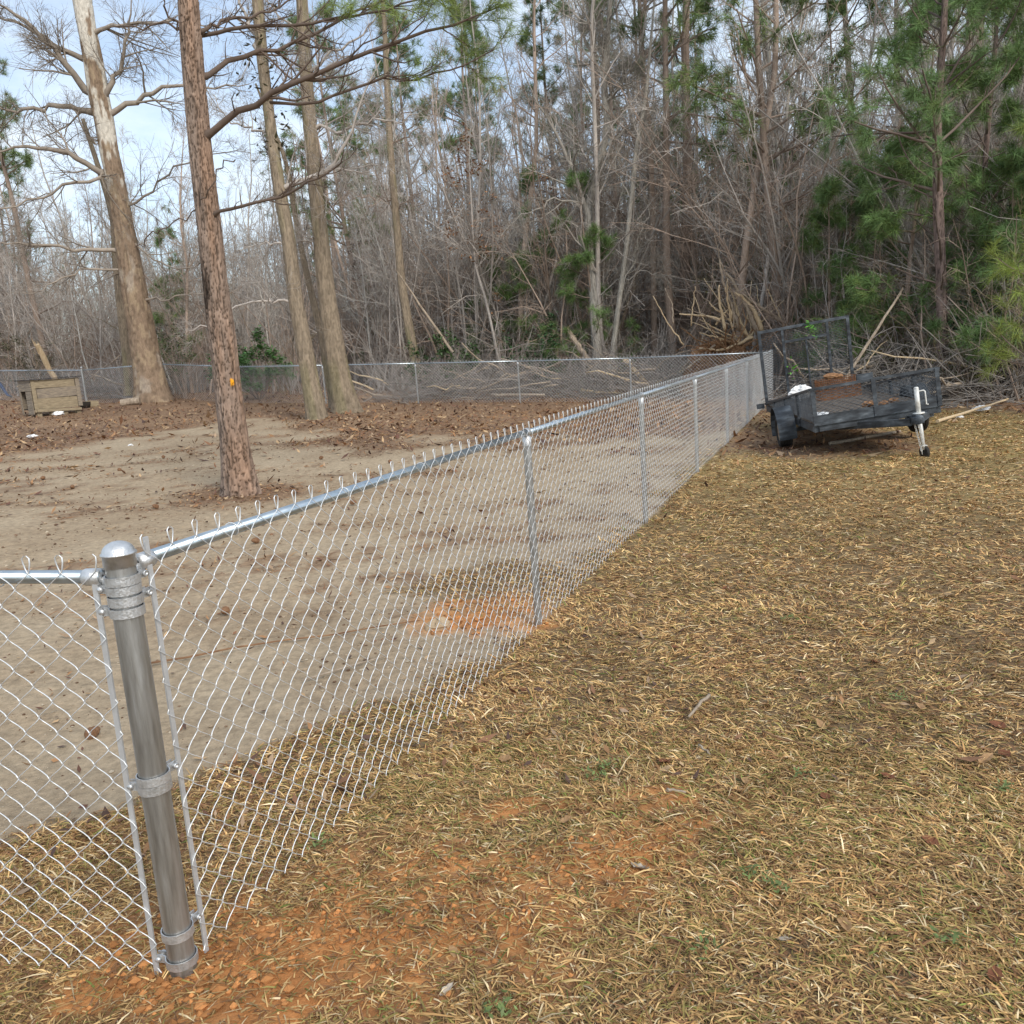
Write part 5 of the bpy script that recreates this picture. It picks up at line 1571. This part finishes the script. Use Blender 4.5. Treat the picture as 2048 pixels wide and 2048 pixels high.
trail_thing('plastic_sack', crumple(0.17, 0.09, 0.10, 5, 0.75), WHITEP, 'crumpled white plastic sack in the trailer near the raised gate', 'sack', (0.50, 3.75, 0.05 + 0.05))
trail_thing('paper_sheet', crumple(0.12, 0.16, 0.035, 8, 0.3), WHITEP, 'white scrap lying in the trailer behind the front mesh', 'litter', (0.20, 0.55, 0.035))
G = Geo()
for k in range(9):
    z = 0.04 * k
    G.tube([(0, 0, z), (0.62, 0, z), (0.62, 0.42, z), (0, 0.42, z), (0, 0, z)], 0.004, 4, False)
for x in np.linspace(0, 0.62, 19):
    G.tube([(x, 0, 0.32), (x, 0, 0), (x, 0.42, 0), (x, 0.42, 0.32)], 0.0035, 4, False)
for y in np.linspace(0.04, 0.38, 9):
    G.tube([(0, y, 0.32), (0, y, 0), (0.62, y, 0), (0.62, y, 0.32)], 0.0035, 4, False)
trail_thing('wire_crate', G, RUST, 'rusty brown wire crate standing in the trailer bed', 'crate', (0.70, 3.05, 0.03))
r_ = np.random.default_rng(77)
for k, (x, y, z, s_) in enumerate(((0.86, 0.75, 0.05, 0.09), (1.02, 0.6, 0.05, 0.07), (1.2, 0.8, 0.05, 0.07), (0.9, 3.2, 0.36, 0.11), (1.05, 3.3, 0.34, 0.09))):
    G = crumple(s_, s_ * 0.7, s_ * 0.45, 20 + k, 0.5, 12, 8)
    trail_thing('leaf_clump', G, mat('dead_leaf_%d' % k, [(0.20, 0.10, 0.05), (0.36, 0.20, 0.10)], scale=20, rough=0.85), ['curled tan leaf clump behind the front mesh of the trailer', 'curled tan leaf clump behind the front mesh of the trailer', 'curled tan leaf clump behind the front mesh of the trailer', 'orange-brown leaf heap on top of the rusty crate', 'orange-brown leaf heap on top of the rusty crate'][k], 'leaves', (x, y, z))['group'] = 'leaf clumps behind the trailer front' if k < 3 else 'leaf heaps on the rusty crate'
def sprig(x, z, label, n_, seed):
    r_ = np.random.default_rng(seed)
    G = Geo()
    st_ = np.array([(0, 0, 0.0), (0.02, -0.03, -0.05), (0.06, -0.04, -0.12), (0.07, -0.03, -0.2)])
    G.tube(st_, 0.004, 5); G.c.append(np.tile(np.array([0.12, 0.16, 0.05]), (G.n, 1)))
    c = st_[r_.integers(0, 4, n_)] + r_.normal(0, 0.045, (n_, 3))
    V, tr, cc = leaf_quads(c[:, 0], c[:, 1], r_.uniform(0.06, 0.12, n_), np.array([0.12, 0.34, 0.04]) * r_.uniform(0.7, 1.3, (n_, 1)), z=c[:, 2])
    G.add(V, None, tr, cc)
    o = G.build('vine_sprig', LEAF)
    o.matrix_world = TM @ Matrix.Translation((x, lean(z) - 0.06, z))
    tag(o, label, 'vine')
sprig(TW * 0.56, THG * 0.95, 'bright green vine sprig hanging over the top of the trailer gate', 26, 81)
sprig(TW * 0.30, THG * 0.52, 'bright green vine sprig low on the trailer gate above the white sack', 22, 82)

# ================================================================== DOG HOUSE, BOARDS, LITTER, BRUSH
WOODG = mat('weathered_board', [(0.15, 0.125, 0.105), (0.27, 0.225, 0.175), (0.38, 0.315, 0.225)], scale=5, rough=0.9, stretch=(1, 1, 9), bump=0.35, bscale=20)
WOODY = mat('weathered_board_tan', [(0.20, 0.16, 0.11), (0.31, 0.25, 0.165), (0.40, 0.33, 0.225)], scale=5, rough=0.9, stretch=(1, 1, 7), bump=0.35, bscale=20)
ROOFF = mat('tar_roof', [(0.025, 0.024, 0.023), (0.07, 0.065, 0.06)], scale=8, rough=0.9, bump=0.3)
RAWW = mat('raw_split_wood', [(0.48, 0.34, 0.20), (0.60, 0.46, 0.29), (0.68, 0.55, 0.37)], scale=4, rough=0.8, stretch=(9, 9, 0.8), bump=0.4, bscale=12)
DEADW = mat('dead_wood', [(0.20, 0.155, 0.115), (0.33, 0.265, 0.20), (0.46, 0.38, 0.29)], scale=6, rough=0.9, stretch=(3, 3, 1), bump=0.3)
ROOTC = mat('root_earth', [(0.13, 0.065, 0.035), (0.22, 0.12, 0.065), (0.32, 0.19, 0.10)], scale=7, rough=0.95, bump=0.8, bscale=14)
DARKW = mat('dark_interior', [(0.02, 0.017, 0.014), (0.04, 0.033, 0.026)], scale=5, rough=0.95)
b = at(72, 834, 24.8)
dh = tag(empty('dog_house', (b[0], b[1], g1(b[0], b[1])), math.radians(50)), 'weathered plank dog house with flat black roof and side doorway', 'dog house')
DL, DD, DH_, z0 = 1.36, 0.85, 0.93, 0.20
def plank(c, size, m, name='plank', tilt=0.0):
    G = Geo(); G.box((0, 0, 0), size); o = G.build(name, m, dh); o.location = c; o.rotation_euler = (0, tilt, 0); return o
# long side: three wide planks, slightly gapped and out of true
for k, (zz, hh, m, tl) in enumerate(((0.36, 0.31, WOODY, 0.010), (0.665, 0.28, WOODG, -0.012), (0.93, 0.23, WOODY, 0.006))):
    plank((DL / 2 + (0, 0.012, -0.01)[k], 0.012 - 0.004 * k, zz), (DL - 0.24, 0.024, hh), m, tilt=tl)
plank((DL - 0.06, -0.014, 0.64), (0.11, 0.022, 0.84), WOODG, 'corner_board'); plank((0.055, -0.014, 0.60), (0.11, 0.022, 0.94), WOODY, 'corner_board')
# end with the doorway
for zz, hh in ((0.92, 0.13), (0.80, 0.10), (1.02, 0.06)): plank((-0.012, DD / 2, zz), (0.022, DD - 0.02, hh), WOODG)
for zz, hh in ((0.62, 0.24), (0.38, 0.22), (0.17, 0.18)): plank((-0.010, 0.22, zz), (0.022, 0.36, hh), WOODG)
plank((-0.012, 0.79, 0.42), (0.022, 0.09, 0.66), WOODG)
plank((DL + 0.012, DD / 2, 0.63), (0.022, DD - 0.03, 0.84), WOODG); plank((DL / 2, DD, 0.63), (DL - 0.03, 0.022, 0.84), WOODG)
plank((DL / 2, DD / 2, 0.215), (DL - 0.05, DD - 0.05, 0.03), DARKW, 'floor')
plank((DL / 2, DD / 2, 1.075), (DL + 0.14, DD + 0.16, 0.022), ROOFF, 'roof', -0.012)
plank((DL / 2 - 0.01, -0.05, 0.155), (DL - 0.1, 0.04, 0.075), WOODY, 'skid', 0.035)
for x in (0.12, 0.50, 0.86, 1.24): plank((x, 0.08, 0.06), (0.12, 0.16, 0.16), WOODY, 'foot_block')
# concrete-coloured block and dark pan beside it
b = at(184, 806, 27.4)
G = Geo(); G.box((0, 0, 0.10), (0.36, 0.2, 0.22)); o = G.build('wood_block', WOODY); o.location = (b[0], b[1], g1(b[0], b[1]) - 0.01); o.rotation_euler = (0, 0.06, 0.5); tag(o, 'short tan wooden block on the ground beside the dog house', 'block')
b = at(170, 808, 27.2)
G = Geo(); G.lathe([(0.0, 0.0), (0.14, 0.0), (0.17, 0.2), (0.155, 0.2), (0.13, 0.02), (0, 0.02)], 20); o = G.build('feed_pan', DARKW, None, True); o.location = (b[0], b[1], g1(b[0], b[1])); tag(o, 'small dark feed pan between the dog house and the wooden block', 'pan')
# splintered pole leaning behind the dog house
def splinter(name, a, b, r0, r1, m, label, cat, n=9, seed=3, ns=9):
    r_ = np.random.default_rng(seed)
    a, b = np.array(a), np.array(b)
    G = Geo()
    P = np.linspace(0, 1, n)[:, None] * (b - a) + r_.normal(0, r0 * 0.10, (n, 3))
    G.tube(P, np.linspace(r0, r1, n) * r_.uniform(0.9, 1.1, n), ns)
    t_ = (b - a) / np.linalg.norm(b - a)
    for k in range(6):
        o_ = r_.normal(0, r1 * 0.6, 3)
        G.tube([b - a + o_ - t_ * 0.2, b - a + o_ * 1.2 + t_ * r_.uniform(0.05, 0.28)], [r1 * 0.35, 0.004], 5)
    o = G.build(name, m, None, False); o.location = a
    return tag(o, label, cat)
splinter('broken_pole', at(125, 790, 32.8), at(74, 690, 31.9), 0.115, 0.09, RAWW, 'pale freshly splintered pole leaning behind the dog house', 'pole')
b = at(272, 792, 26.9)
G = Geo(); G.tube([(0, 0, 0.09), (0.25, 0.06, 0.12), (0.55, 0.1, 0.13)], [0.12, 0.115, 0.11], 12); o = G.build('cut_log', DEADW); o.location = (b[0] - 0.5, b[1], g1(b[0], b[1])); tag(o, 'short tan cut log lying at the foot of the sycamore', 'log')

# ---- brush piles behind the back fence
def brush_pile(label, u, v, Yv, w, h, n_log, seed, depth=1.2, log_r=0.030, twigs=190):
    b = at(u, v, Yv)
    t = tag(empty('brush_pile', (b[0], b[1], g1(b[0], b[1]))), label, 'brush pile')
    r_ = np.random.default_rng(seed)
    for k in range(n_log):
        x = r_.uniform(-w / 2, w / 2)
        a = r_.uniform(-0.9, 0.9) + (math.pi if r_.uniform() < 0.5 else 0); L = r_.uniform(0.8, 2.2)
        el = r_.normal(0.16, 0.22)
        p0 = np.array([x, r_.normal(0, depth * 0.35), r_.uniform(0.04, h) * (1 - abs(x) / w)])
        d = np.array([math.cos(a) * math.cos(el), math.sin(a) * math.cos(el) * 0.6, math.sin(el)])
        pts = [p0 + d * L * f + r_.normal(0, 0.05, 3) for f in np.linspace(0, 1, 5)]
        for q_ in pts: q_[2] = max(q_[2], 0.03)
        G = Geo(); r0 = log_r * r_.uniform(0.5, 1.5)
        G.tube(pts, np.linspace(r0, r0 * 0.5, 5), 7); G.build('branch', DEADW if r_.uniform() < 0.9 else RAWW, t, True)
    P = np.zeros((twigs, 5, 3)); x = r_.normal(0, w * 0.27, twigs)
    c = np.stack([x, r_.normal(0, depth * 0.5, twigs), np.abs(r_.normal(0, h * 0.5, twigs)) * np.clip(1 - np.abs(x) / w, 0.2, 1)], -1)
    d = norm(r_.normal(0, 1, (twigs, 3)) * np.array([1, 0.6, 0.5]) + np.array([0, 0, 0.25]))
    for k in range(5):
        P[:, k] = c; c = c + d * 0.34; d = norm(d + r_.normal(0, 0.18, d.shape)); c[:, 2] = np.maximum(c[:, 2], 0.02)
    R = r_.uniform(0.006, 0.016, (twigs, 1)) * np.linspace(1, 0.4, 5)
    P2, R2 = sprout(r_, P, R, 4, 0.2, 1.0, 0.5, 45, 0.0, 0.2, 4, 0.6, 0.004, 0.2)
    G = Geo(); G.tubes(P, R, 4, GREY * r_.uniform(0.4, 0.8, (twigs, 1))); G.tubes(P2, R2, 3, GREY * r_.uniform(0.35, 0.75, (len(P2), 1)))
    tag(G.build('twigs', TWIG_COL, t), kind='stuff')
    return t
brush_pile('low heap of cut branches behind the back fence, beside the slim straight pine', 860, 790, 27.2, 4.0, 0.9, 14, 701)
brush_pile('heap of broken branches behind the back fence, in front of the dark evergreens', 1040, 790, 26.3, 4.0, 1.1, 16, 702)
brush_pile('heap of limbs behind the back fence at the foot of the pale forked tree', 1220, 780, 25.6, 3.8, 1.1, 16, 703)
brush_pile('brush heap behind the back fence between the forked tree and the uprooted stump', 1370, 770, 25.0, 3.0, 1.2, 14, 704)
brush_pile('tangle of grey sticks between the trailer gate and the wood edge', 1740, 770, 19.0, 3.6, 1.3, 14, 705)
brush_pile('sticks and branches lying under the wood-edge pines', 1960, 800, 17.2, 3.4, 0.7, 10, 706)
brush_pile('low twiggy heap behind the fence left of the sycamore', 215, 800, 33.5, 3.5, 1.0, 8, 707)
# single standing pieces the photo shows against the brush
splinter('broken_limb', at(1250, 720, 25.4), at(1292, 765, 25.2), 0.09, 0.05, RAWW, 'bare pale barkless limb in the brush behind the back fence post', 'branch', seed=11)
splinter('broken_limb', at(1180, 725, 26.2), at(1142, 672, 26.2), 0.09, 0.075, DEADW, 'thick stub of broken trunk leaning beside the pale forked tree', 'branch', seed=12)
splinter('broken_limb', at(905, 705, 27.4), at(800, 552, 27.6), 0.05, 0.025, DEADW, 'long thin dead stem leaning behind the back fence by the slim pine', 'branch', seed=13)
splinter('broken_limb', at(1690, 760, 17.8), at(1795, 595, 18.2), 0.035, 0.02, DEADW, 'long grey dead limb leaning behind the trailer gate', 'branch', seed=14)
splinter('fallen_branch', at(1875, 850, 13.9) * np.array([1, 1, 0]) + np.array([0, 0, 0.05]), at(2010, 800, 16.0) * np.array([1, 1, 0]) + np.array([0, 0, 0.12]), 0.028, 0.016, RAWW, 'pale bare branch lying on the leaf litter right of the trailer', 'branch', seed=15)

# ---- the uprooted stump with its root plate
b = at(1455, 720, 24.3)
st = tag(empty('uprooted_stump', (b[0], b[1], g1(b[0], b[1]))), 'tall uprooted stump heap with brown root plate and pale broken limbs behind the fence corner', 'stump')
r_ = np.random.default_rng(711)
G = crumple(0.95, 0.5, 0.72, 41, 0.9, 48, 30); G.build('root_plate', ROOTC, st, False)
n = 150
c = np.stack([r_.normal(0, 0.35, n), r_.normal(-0.25, 0.2, n), r_.uniform(0.3, 1.5, n)], -1)
d = norm(np.stack([c[:, 0] * 1.6, c[:, 1] - 0.3, (c[:, 2] - 0.8) * 1.2], -1) + r_.normal(0, 0.5, (n, 3)))
P = np.zeros((n, 6, 3))
for k in range(6):
    P[:, k] = c; c = c + d * 0.2; d = norm(d + r_.normal(0, 0.35, d.shape))
G = Geo(); G.tubes(P, r_.uniform(0.008, 0.028, (n, 1)) * np.linspace(1, 0.3, 6), 5, np.array([0.26, 0.15, 0.08]) * r_.uniform(0.6, 1.3, (n, 1)))
tag(G.build('roots', TWIG_COL, st, True), kind='stuff')
def limb_of(path, Y0, Y1, r0, r1, m):
    P, R = limb(path, Y0, Y1, np.array(st.location), r0, r1, 12)
    G = Geo(); G.tube(P + r_.normal(0, 0.012, P.shape), R, 8); G.build('limb', m, st, True)
for path, r0, m in (([(1525, 665), (1510, 625), (1490, 600), (1470, 585)], 0.075, RAWW), ([(1518, 668), (1495, 620), (1470, 570), (1452, 545)], 0.07, DEADW), ([(1478, 660), (1460, 600), (1445, 560), (1440, 520)], 0.05, DEADW),
                    ([(1450, 660), (1440, 610), (1438, 570)], 0.045, RAWW), ([(1570, 648), (1530, 620), (1500, 600), (1486, 588)], 0.055, DEADW), ([(1567, 650), (1552, 615), (1535, 578)], 0.03, RAWW),
                    ([(1440, 640), (1410, 632), (1360, 628)], 0.04, RAWW), ([(1505, 675), (1470, 690), (1440, 700), (1400, 695)], 0.05, RAWW), ([(1465, 640), (1455, 600), (1450, 575)], 0.03, RAWW),
                    ([(1500, 640), (1540, 610), (1562, 600)], 0.03, DEADW), ([(1455, 560), (1440, 520), (1430, 470)], 0.02, DEADW), ([(1430, 690), (1400, 715), (1370, 740)], 0.035, DEADW)):
    limb_of(path, 24.0, 23.8, r0, r0 * 0.45, m)
for k in range(26):
    u0 = 1455 + r_.normal(15, 38); v0 = r_.uniform(640, 700); a = r_.normal(-0.25, 0.55); L = r_.uniform(50, 140)
    limb_of([(u0, v0), (u0 + math.sin(a) * L * 0.5 + r_.normal(0, 5), v0 - math.cos(a) * L * 0.5), (u0 + math.sin(a) * L + r_.normal(0, 8), v0 - math.cos(a) * L)], 24.1, 24.1 + r_.normal(0, 0.3), r_.uniform(0.014, 0.035), 0.008, RAWW if k % 3 else DEADW)

# ---- small things on the ground
STUMPW = mat('cut_stump_wood', [(0.28, 0.20, 0.12), (0.45, 0.34, 0.22), (0.56, 0.45, 0.32)], scale=9, rough=0.9, bump=0.4)
b = (-0.50, 4.98)
G = crumple(0.075, 0.055, 0.038, 61, 0.6, 18, 10); o = G.build('broken_root', STUMPW); o.location = (b[0], b[1], g1(*b) - 0.004); o.rotation_euler = (0, 0, 0.6); tag(o, 'pale broken root lump beside the orange clay inside the fence', 'root')
def stick(pa, pb, r, label, m=DEADW, za=0.03, zb=0.03, seed=1, bend=0.02):
    r_ = np.random.default_rng(seed)
    a = np.array([pa[0], pa[1], g1(*pa) + za]); b = np.array([pb[0], pb[1], g1(*pb) + zb])
    P = np.linspace(0, 1, 7)[:, None] * (b - a)
    P[1:-1] += r_.normal(0, bend, (5, 3)) * np.array([1, 1, 0.2])
    G = Geo(); G.tube(P, np.linspace(r, r * 0.7, 7), 7); o = G.build('stick', m, None, True); o.location = a
    return tag(o, label, 'stick')
gp = lambda u, v: (CO + ray(u, v) * (-CAM_H / ray(u, v)[2]))[:2]
stick(gp(1419, 1402), gp(1378, 1446), 0.008, 'short pale weathered stick on the lawn', seed=2, bend=0.003)
stick(gp(1398, 1503), gp(1420, 1522), 0.005, 'small grey twig with a white broken end on the lawn', seed=3, bend=0.002)
stick(gp(1525, 1476), gp(1620, 1510), 0.004, 'dark thin curved twig lying in the grass', ROOTC, seed=4, bend=0.01)
stick(gp(1335, 1593), gp(1372, 1600), 0.006, 'tan stub of twig beside a clay speck in the lawn', seed=5, bend=0.003)
stick((-2.2, 4.55), (-0.62, 5.1), 0.006, 'long thin dark twig on the sand leading to the broken root', ROOTC, seed=6, bend=0.02)
stick((-1.15, 4.2), (-0.75, 4.5), 0.006, 'pale straight stick on the sand just inside the fence', seed=7, bend=0.004)
stick(gp(1660, 892), gp(1800, 868), 0.03, 'long pale pole lying on the leaf litter under the trailer', seed=8, bend=0.01, za=0.04, zb=0.04)
stick(gp(985, 818), gp(1090, 815), 0.05, 'pale fallen branch on the litter inside the back fence', seed=9, bend=0.03, za=0.2, zb=0.2)

LEAFM = [mat('fallen_leaf_tan', [(0.28, 0.16, 0.075), (0.42, 0.26, 0.13)], scale=30, rough=0.75), mat('fallen_leaf_rust', [(0.13, 0.05, 0.026), (0.22, 0.085, 0.04)], scale=30, rough=0.75), mat('fallen_leaf_grey', [(0.36, 0.30, 0.24), (0.50, 0.44, 0.36)], scale=30, rough=0.8)]
def leaf_mesh(seed, L, W, m):
    r_ = np.random.default_rng(seed)
    n_ = 9
    t_ = np.linspace(0, 1, n_)
    w = W * np.sin(math.pi * t_ ** 0.8) ** 0.9 * (1 + 0.12 * np.sin(t_ * 20)) + 0.001
    curl = 0.25 * L * (t_ - 0.4) ** 2 * r_.uniform(0.3, 2)
    V = []
    for i in range(n_):
        V += [[(t_[i] - 0.5) * L, -w[i], curl[i] + w[i] * r_.uniform(0.2, 0.7)], [(t_[i] - 0.5) * L, 0, curl[i]], [(t_[i] - 0.5) * L, w[i], curl[i] + w[i] * r_.uniform(0.1, 0.6)]]
    q = []
    for i in range(n_ - 1):
        for j in range(2): q.append([i * 3 + j, i * 3 + j + 1, (i + 1) * 3 + j + 1, (i + 1) * 3 + j])
    me = np_mesh('fallen_leaf', V, q); me.materials.append(m)
    return me
LM = [leaf_mesh(91, 0.10, 0.022, LEAFM[0]), leaf_mesh(92, 0.08, 0.026, LEAFM[1]), leaf_mesh(93, 0.09, 0.02, LEAFM[2])]
LLAB = ['curled tan oak leaf lying on the dry lawn', 'small rust-red leaf lying on the dry lawn', 'grey-tan narrow leaf lying on the dry lawn']
r_ = np.random.default_rng(95)
spots = [(1050, 1385, 1), (1530, 1415, 0), (1640, 1455, 0), (1995, 1457, 1), (2010, 1515, 1), (1972, 1525, 0), (1775, 1560, 1), (1650, 1600, 1), (1860, 1690, 1), (1780, 1735, 0), (1010, 1525, 0), (1060, 1475, 1), (895, 1990, 2), (910, 1915, 0), (1225, 1405, 0), (1490, 1570, 0),
         (60, 1925, 0), (1350, 1300, 1), (1600, 1230, 0), (1750, 1330, 1), (1450, 1180, 1), (1890, 1200, 0), (1280, 1745, 2), (700, 1620, 0), (1690, 1860, 0), (1950, 1830, 1), (1570, 1890, 2), (1130, 1650, 0), (1840, 1420, 0), (1330, 1530, 1), (1180, 1320, 0), (1990, 1960, 1)]
for u, v, k in spots:
    p = gp(u, v)
    o = obj('fallen_leaf', LM[k]); o.location = (p[0], p[1], g1(*p) + 0.014); o.rotation_euler = (r_.normal(0, 0.25), r_.normal(0, 0.25), r_.uniform(0, 6.28)); o.scale = (r_.uniform(0.5, 0.9),) * 3
    tag(o, LLAB[k], 'leaf', ['tan leaves on the lawn', 'rust leaves on the lawn', 'grey leaves on the lawn'][k])
# green weeds
def weed(u, v, s_, label, seed):
    r_ = np.random.default_rng(seed)
    p = gp(u, v); n_ = 34
    a = r_.uniform(0, 6.28, n_); rr = r_.uniform(0.004, s_, n_)
    V, tr, c = leaf_quads(rr * np.cos(a), rr * np.sin(a), r_.uniform(0.012, 0.03, n_), np.array([0.15, 0.20, 0.06]) * r_.uniform(0.6, 1.3, (n_, 1)), z=r_.uniform(0.008, 0.028, n_))
    G = Geo(); G.add(V, None, tr, c); o = G.build('weed', LEAF); o.location = (p[0], p[1], g1(*p) + 0.008)
    tag(o, label, 'weed', 'green weeds in the lawn')
for k, (u, v) in enumerate(((1410, 1905), (1800, 1405), (1600, 1560), (1500, 1760), (1550, 1785), (2010, 1590), (1215, 1540), (1190, 1560), (1580, 1245), (1010, 2030), (640, 1700), (1900, 1890))):
    weed(u, v, 0.05, 'small green weed growing in the dry lawn', 800 + k)
# litter in the yard
def scrap(u, v, Yv, s_, label, seed):
    b = at(u, v, Yv)
    o = crumple(s_, s_ * 0.7, s_ * 0.35, seed, 0.7, 14, 9).build('plastic_scrap', WHITEP); o.location = (b[0], b[1], g1(b[0], b[1])); tag(o, label, 'litter')
scrap(66, 875, 18.8, 0.10, 'white plastic scrap on the dark leaf litter by the fence corner side of the yard', 901)
scrap(262, 892, 16.47, 0.055, 'small white scrap on the sand between the lone pine and the dog house', 902)
scrap(118, 832, 25.2, 0.17, 'shiny white bag crumpled on the ground in front of the dog house', 903)
scrap(1962, 812, 15.6, 0.14, 'white scrap at the wood edge near the fallen pale branch', 904)
scrap(1920, 826, 14.6, 0.06, 'little white scrap on the leaf litter beside the trailer', 905)
# pine cones on the sand
_c = Geo(); _c.lathe([(0.0, 0), (0.018, 0.006), (0.027, 0.02), (0.024, 0.028), (0.03, 0.034), (0.022, 0.05), (0.024, 0.054), (0.010, 0.075), (0, 0.08)], 9); CONE = _c.mesh('pine_cone'); CONE.materials.append(ROOTC)
r_ = np.random.default_rng(97)
for (u, v) in ((170, 1465), (455, 1217), (320, 1030), (150, 1000), (560, 1040), (240, 965), (520, 1085), (95, 985), (700, 1010), (640, 930), (330, 940), (780, 930)):
    d_ = ray(u, v); p = CO - d_ * (CAM_H / d_[2]) * 0.96
    o = obj('pine_cone', CONE); o.location = (p[0], p[1], g1(p[0], p[1]) + 0.03); o.rotation_euler = (1.5 + r_.normal(0, 0.2), 0, r_.uniform(0, 6.28)); tag(o, 'small dark pine cone lying on the sandy yard', 'pine cone', 'pine cones on the sand')

# ---- person just coming into view behind the far fence, at the dog house side
def person():
    b = at(-4, 812, 35.9)
    root = tag(empty('person', (b[0], b[1], g1(b[0], b[1])), 0.5), 'person in dark jacket and blue jeans striding behind the fence by the dog house', 'person')
    J = {'pel': (0, 0, 0.95), 'wst': (0.0, 0, 1.12), 'chs': (-0.02, 0, 1.36), 'nck': (-0.03, 0, 1.50), 'hd0': (-0.03, 0, 1.58), 'hd1': (-0.02, 0, 1.70),
         'lh': (0.02, 0.10, 0.92), 'lk': (0.24, 0.10, 0.52), 'la': (0.42, 0.10, 0.10), 'lt': (0.58, 0.10, 0.04), 'rh': (0.0, -0.10, 0.92), 'rk': (-0.05, -0.10, 0.50), 'ra': (-0.24, -0.10, 0.10), 'rt': (-0.08, -0.10, 0.03),
         'ls': (-0.02, 0.19, 1.42), 'le': (-0.10, 0.26, 1.14), 'lw': (0.04, 0.26, 0.92), 'lf': (0.08, 0.25, 0.84), 'rs': (-0.02, -0.19, 1.42), 're': (0.02, -0.27, 1.14), 'rw': (0.16, -0.25, 0.96), 'rf': (0.21, -0.24, 0.89)}
    RR = {'pel': 0.15, 'wst': 0.14, 'chs': 0.165, 'nck': 0.06, 'hd0': 0.085, 'hd1': 0.095, 'lh': 0.10, 'lk': 0.07, 'la': 0.05, 'lt': 0.04, 'rh': 0.10, 'rk': 0.07, 'ra': 0.05, 'rt': 0.04, 'ls': 0.075, 'le': 0.052, 'lw': 0.038, 'lf': 0.03, 'rs': 0.075, 're': 0.052, 'rw': 0.038, 'rf': 0.03}
    ks = list(J)
    ed = [('pel', 'wst'), ('wst', 'chs'), ('chs', 'nck'), ('nck', 'hd0'), ('hd0', 'hd1'), ('pel', 'lh'), ('lh', 'lk'), ('lk', 'la'), ('la', 'lt'), ('pel', 'rh'), ('rh', 'rk'), ('rk', 'ra'), ('ra', 'rt'), ('chs', 'ls'), ('ls', 'le'), ('le', 'lw'), ('lw', 'lf'), ('chs', 'rs'), ('rs', 're'), ('re', 'rw'), ('rw', 'rf')]
    me = bpy.data.meshes.new('body'); me.from_pydata([J[k] for k in ks], [(ks.index(a), ks.index(c)) for a, c in ed], [])
    import bmesh
    bm = bmesh.new(); bm.from_mesh(me); bm.verts.layers.skin.verify(); bm.to_mesh(me); bm.free()
    for i, k in enumerate(ks):
        me.skin_vertices[0].data[i].radius = (RR[k], RR[k]); me.skin_vertices[0].data[i].use_root = (k == 'pel')
    m = bpy.data.materials.new('clothes'); m.use_nodes = True
    n_, l_ = m.node_tree.nodes, m.node_tree.links
    tc = n_.new('ShaderNodeTexCoord'); sx = n_.new('ShaderNodeSeparateXYZ'); cr = n_.new('ShaderNodeValToRGB'); cr.color_ramp.interpolation = 'CONSTANT'
    dv = n_.new('ShaderNodeMath'); dv.operation = 'DIVIDE'; dv.inputs[1].default_value = 2.0
    l_.new(tc.outputs['Object'], sx.inputs[0]); l_.new(sx.outputs['Z'], dv.inputs[0]); l_.new(dv.outputs[0], cr.inputs['Fac'])
    e = cr.color_ramp.elements
    for pos, c in ((0.0, (0.03, 0.025, 0.02)), (0.045, (0.035, 0.07, 0.17)), (0.50, (0.30, 0.04, 0.04)), (0.535, (0.018, 0.02, 0.026)), (0.755, (0.35, 0.20, 0.14))):
        el = e[0] if pos == 0.0 else e.new(pos)
        el.position = pos; el.color = (*c, 1)
    while len(e) > 5: e.remove(e[-1])
    l_.new(cr.outputs['Color'], n_['Principled BSDF'].inputs['Base Color']); n_['Principled BSDF'].inputs['Roughness'].default_value = 0.9
    body = obj('body', me, m, root)
    body.modifiers.new('skin', 'SKIN'); sb = body.modifiers.new('sub', 'SUBSURF'); sb.levels = 2; sb.render_levels = 2
    G = crumple(0.105, 0.10, 0.075, 71, 0.12, 18, 12); h = G.build('hair', DARKW, root, True); h.location = (-0.035, 0, 1.66)
    for s_ in (-1, 1):
        G = Geo(); G.lathe([(0, 0.012), (0.010, 0.008), (0.013, 0)], 8, Matrix.Translation((0.072, 0.032 * s_, 1.665)) @ Matrix.Rotation(math.pi / 2, 4, 'Y')); G.build('eye', DARKW, root, True)
person()
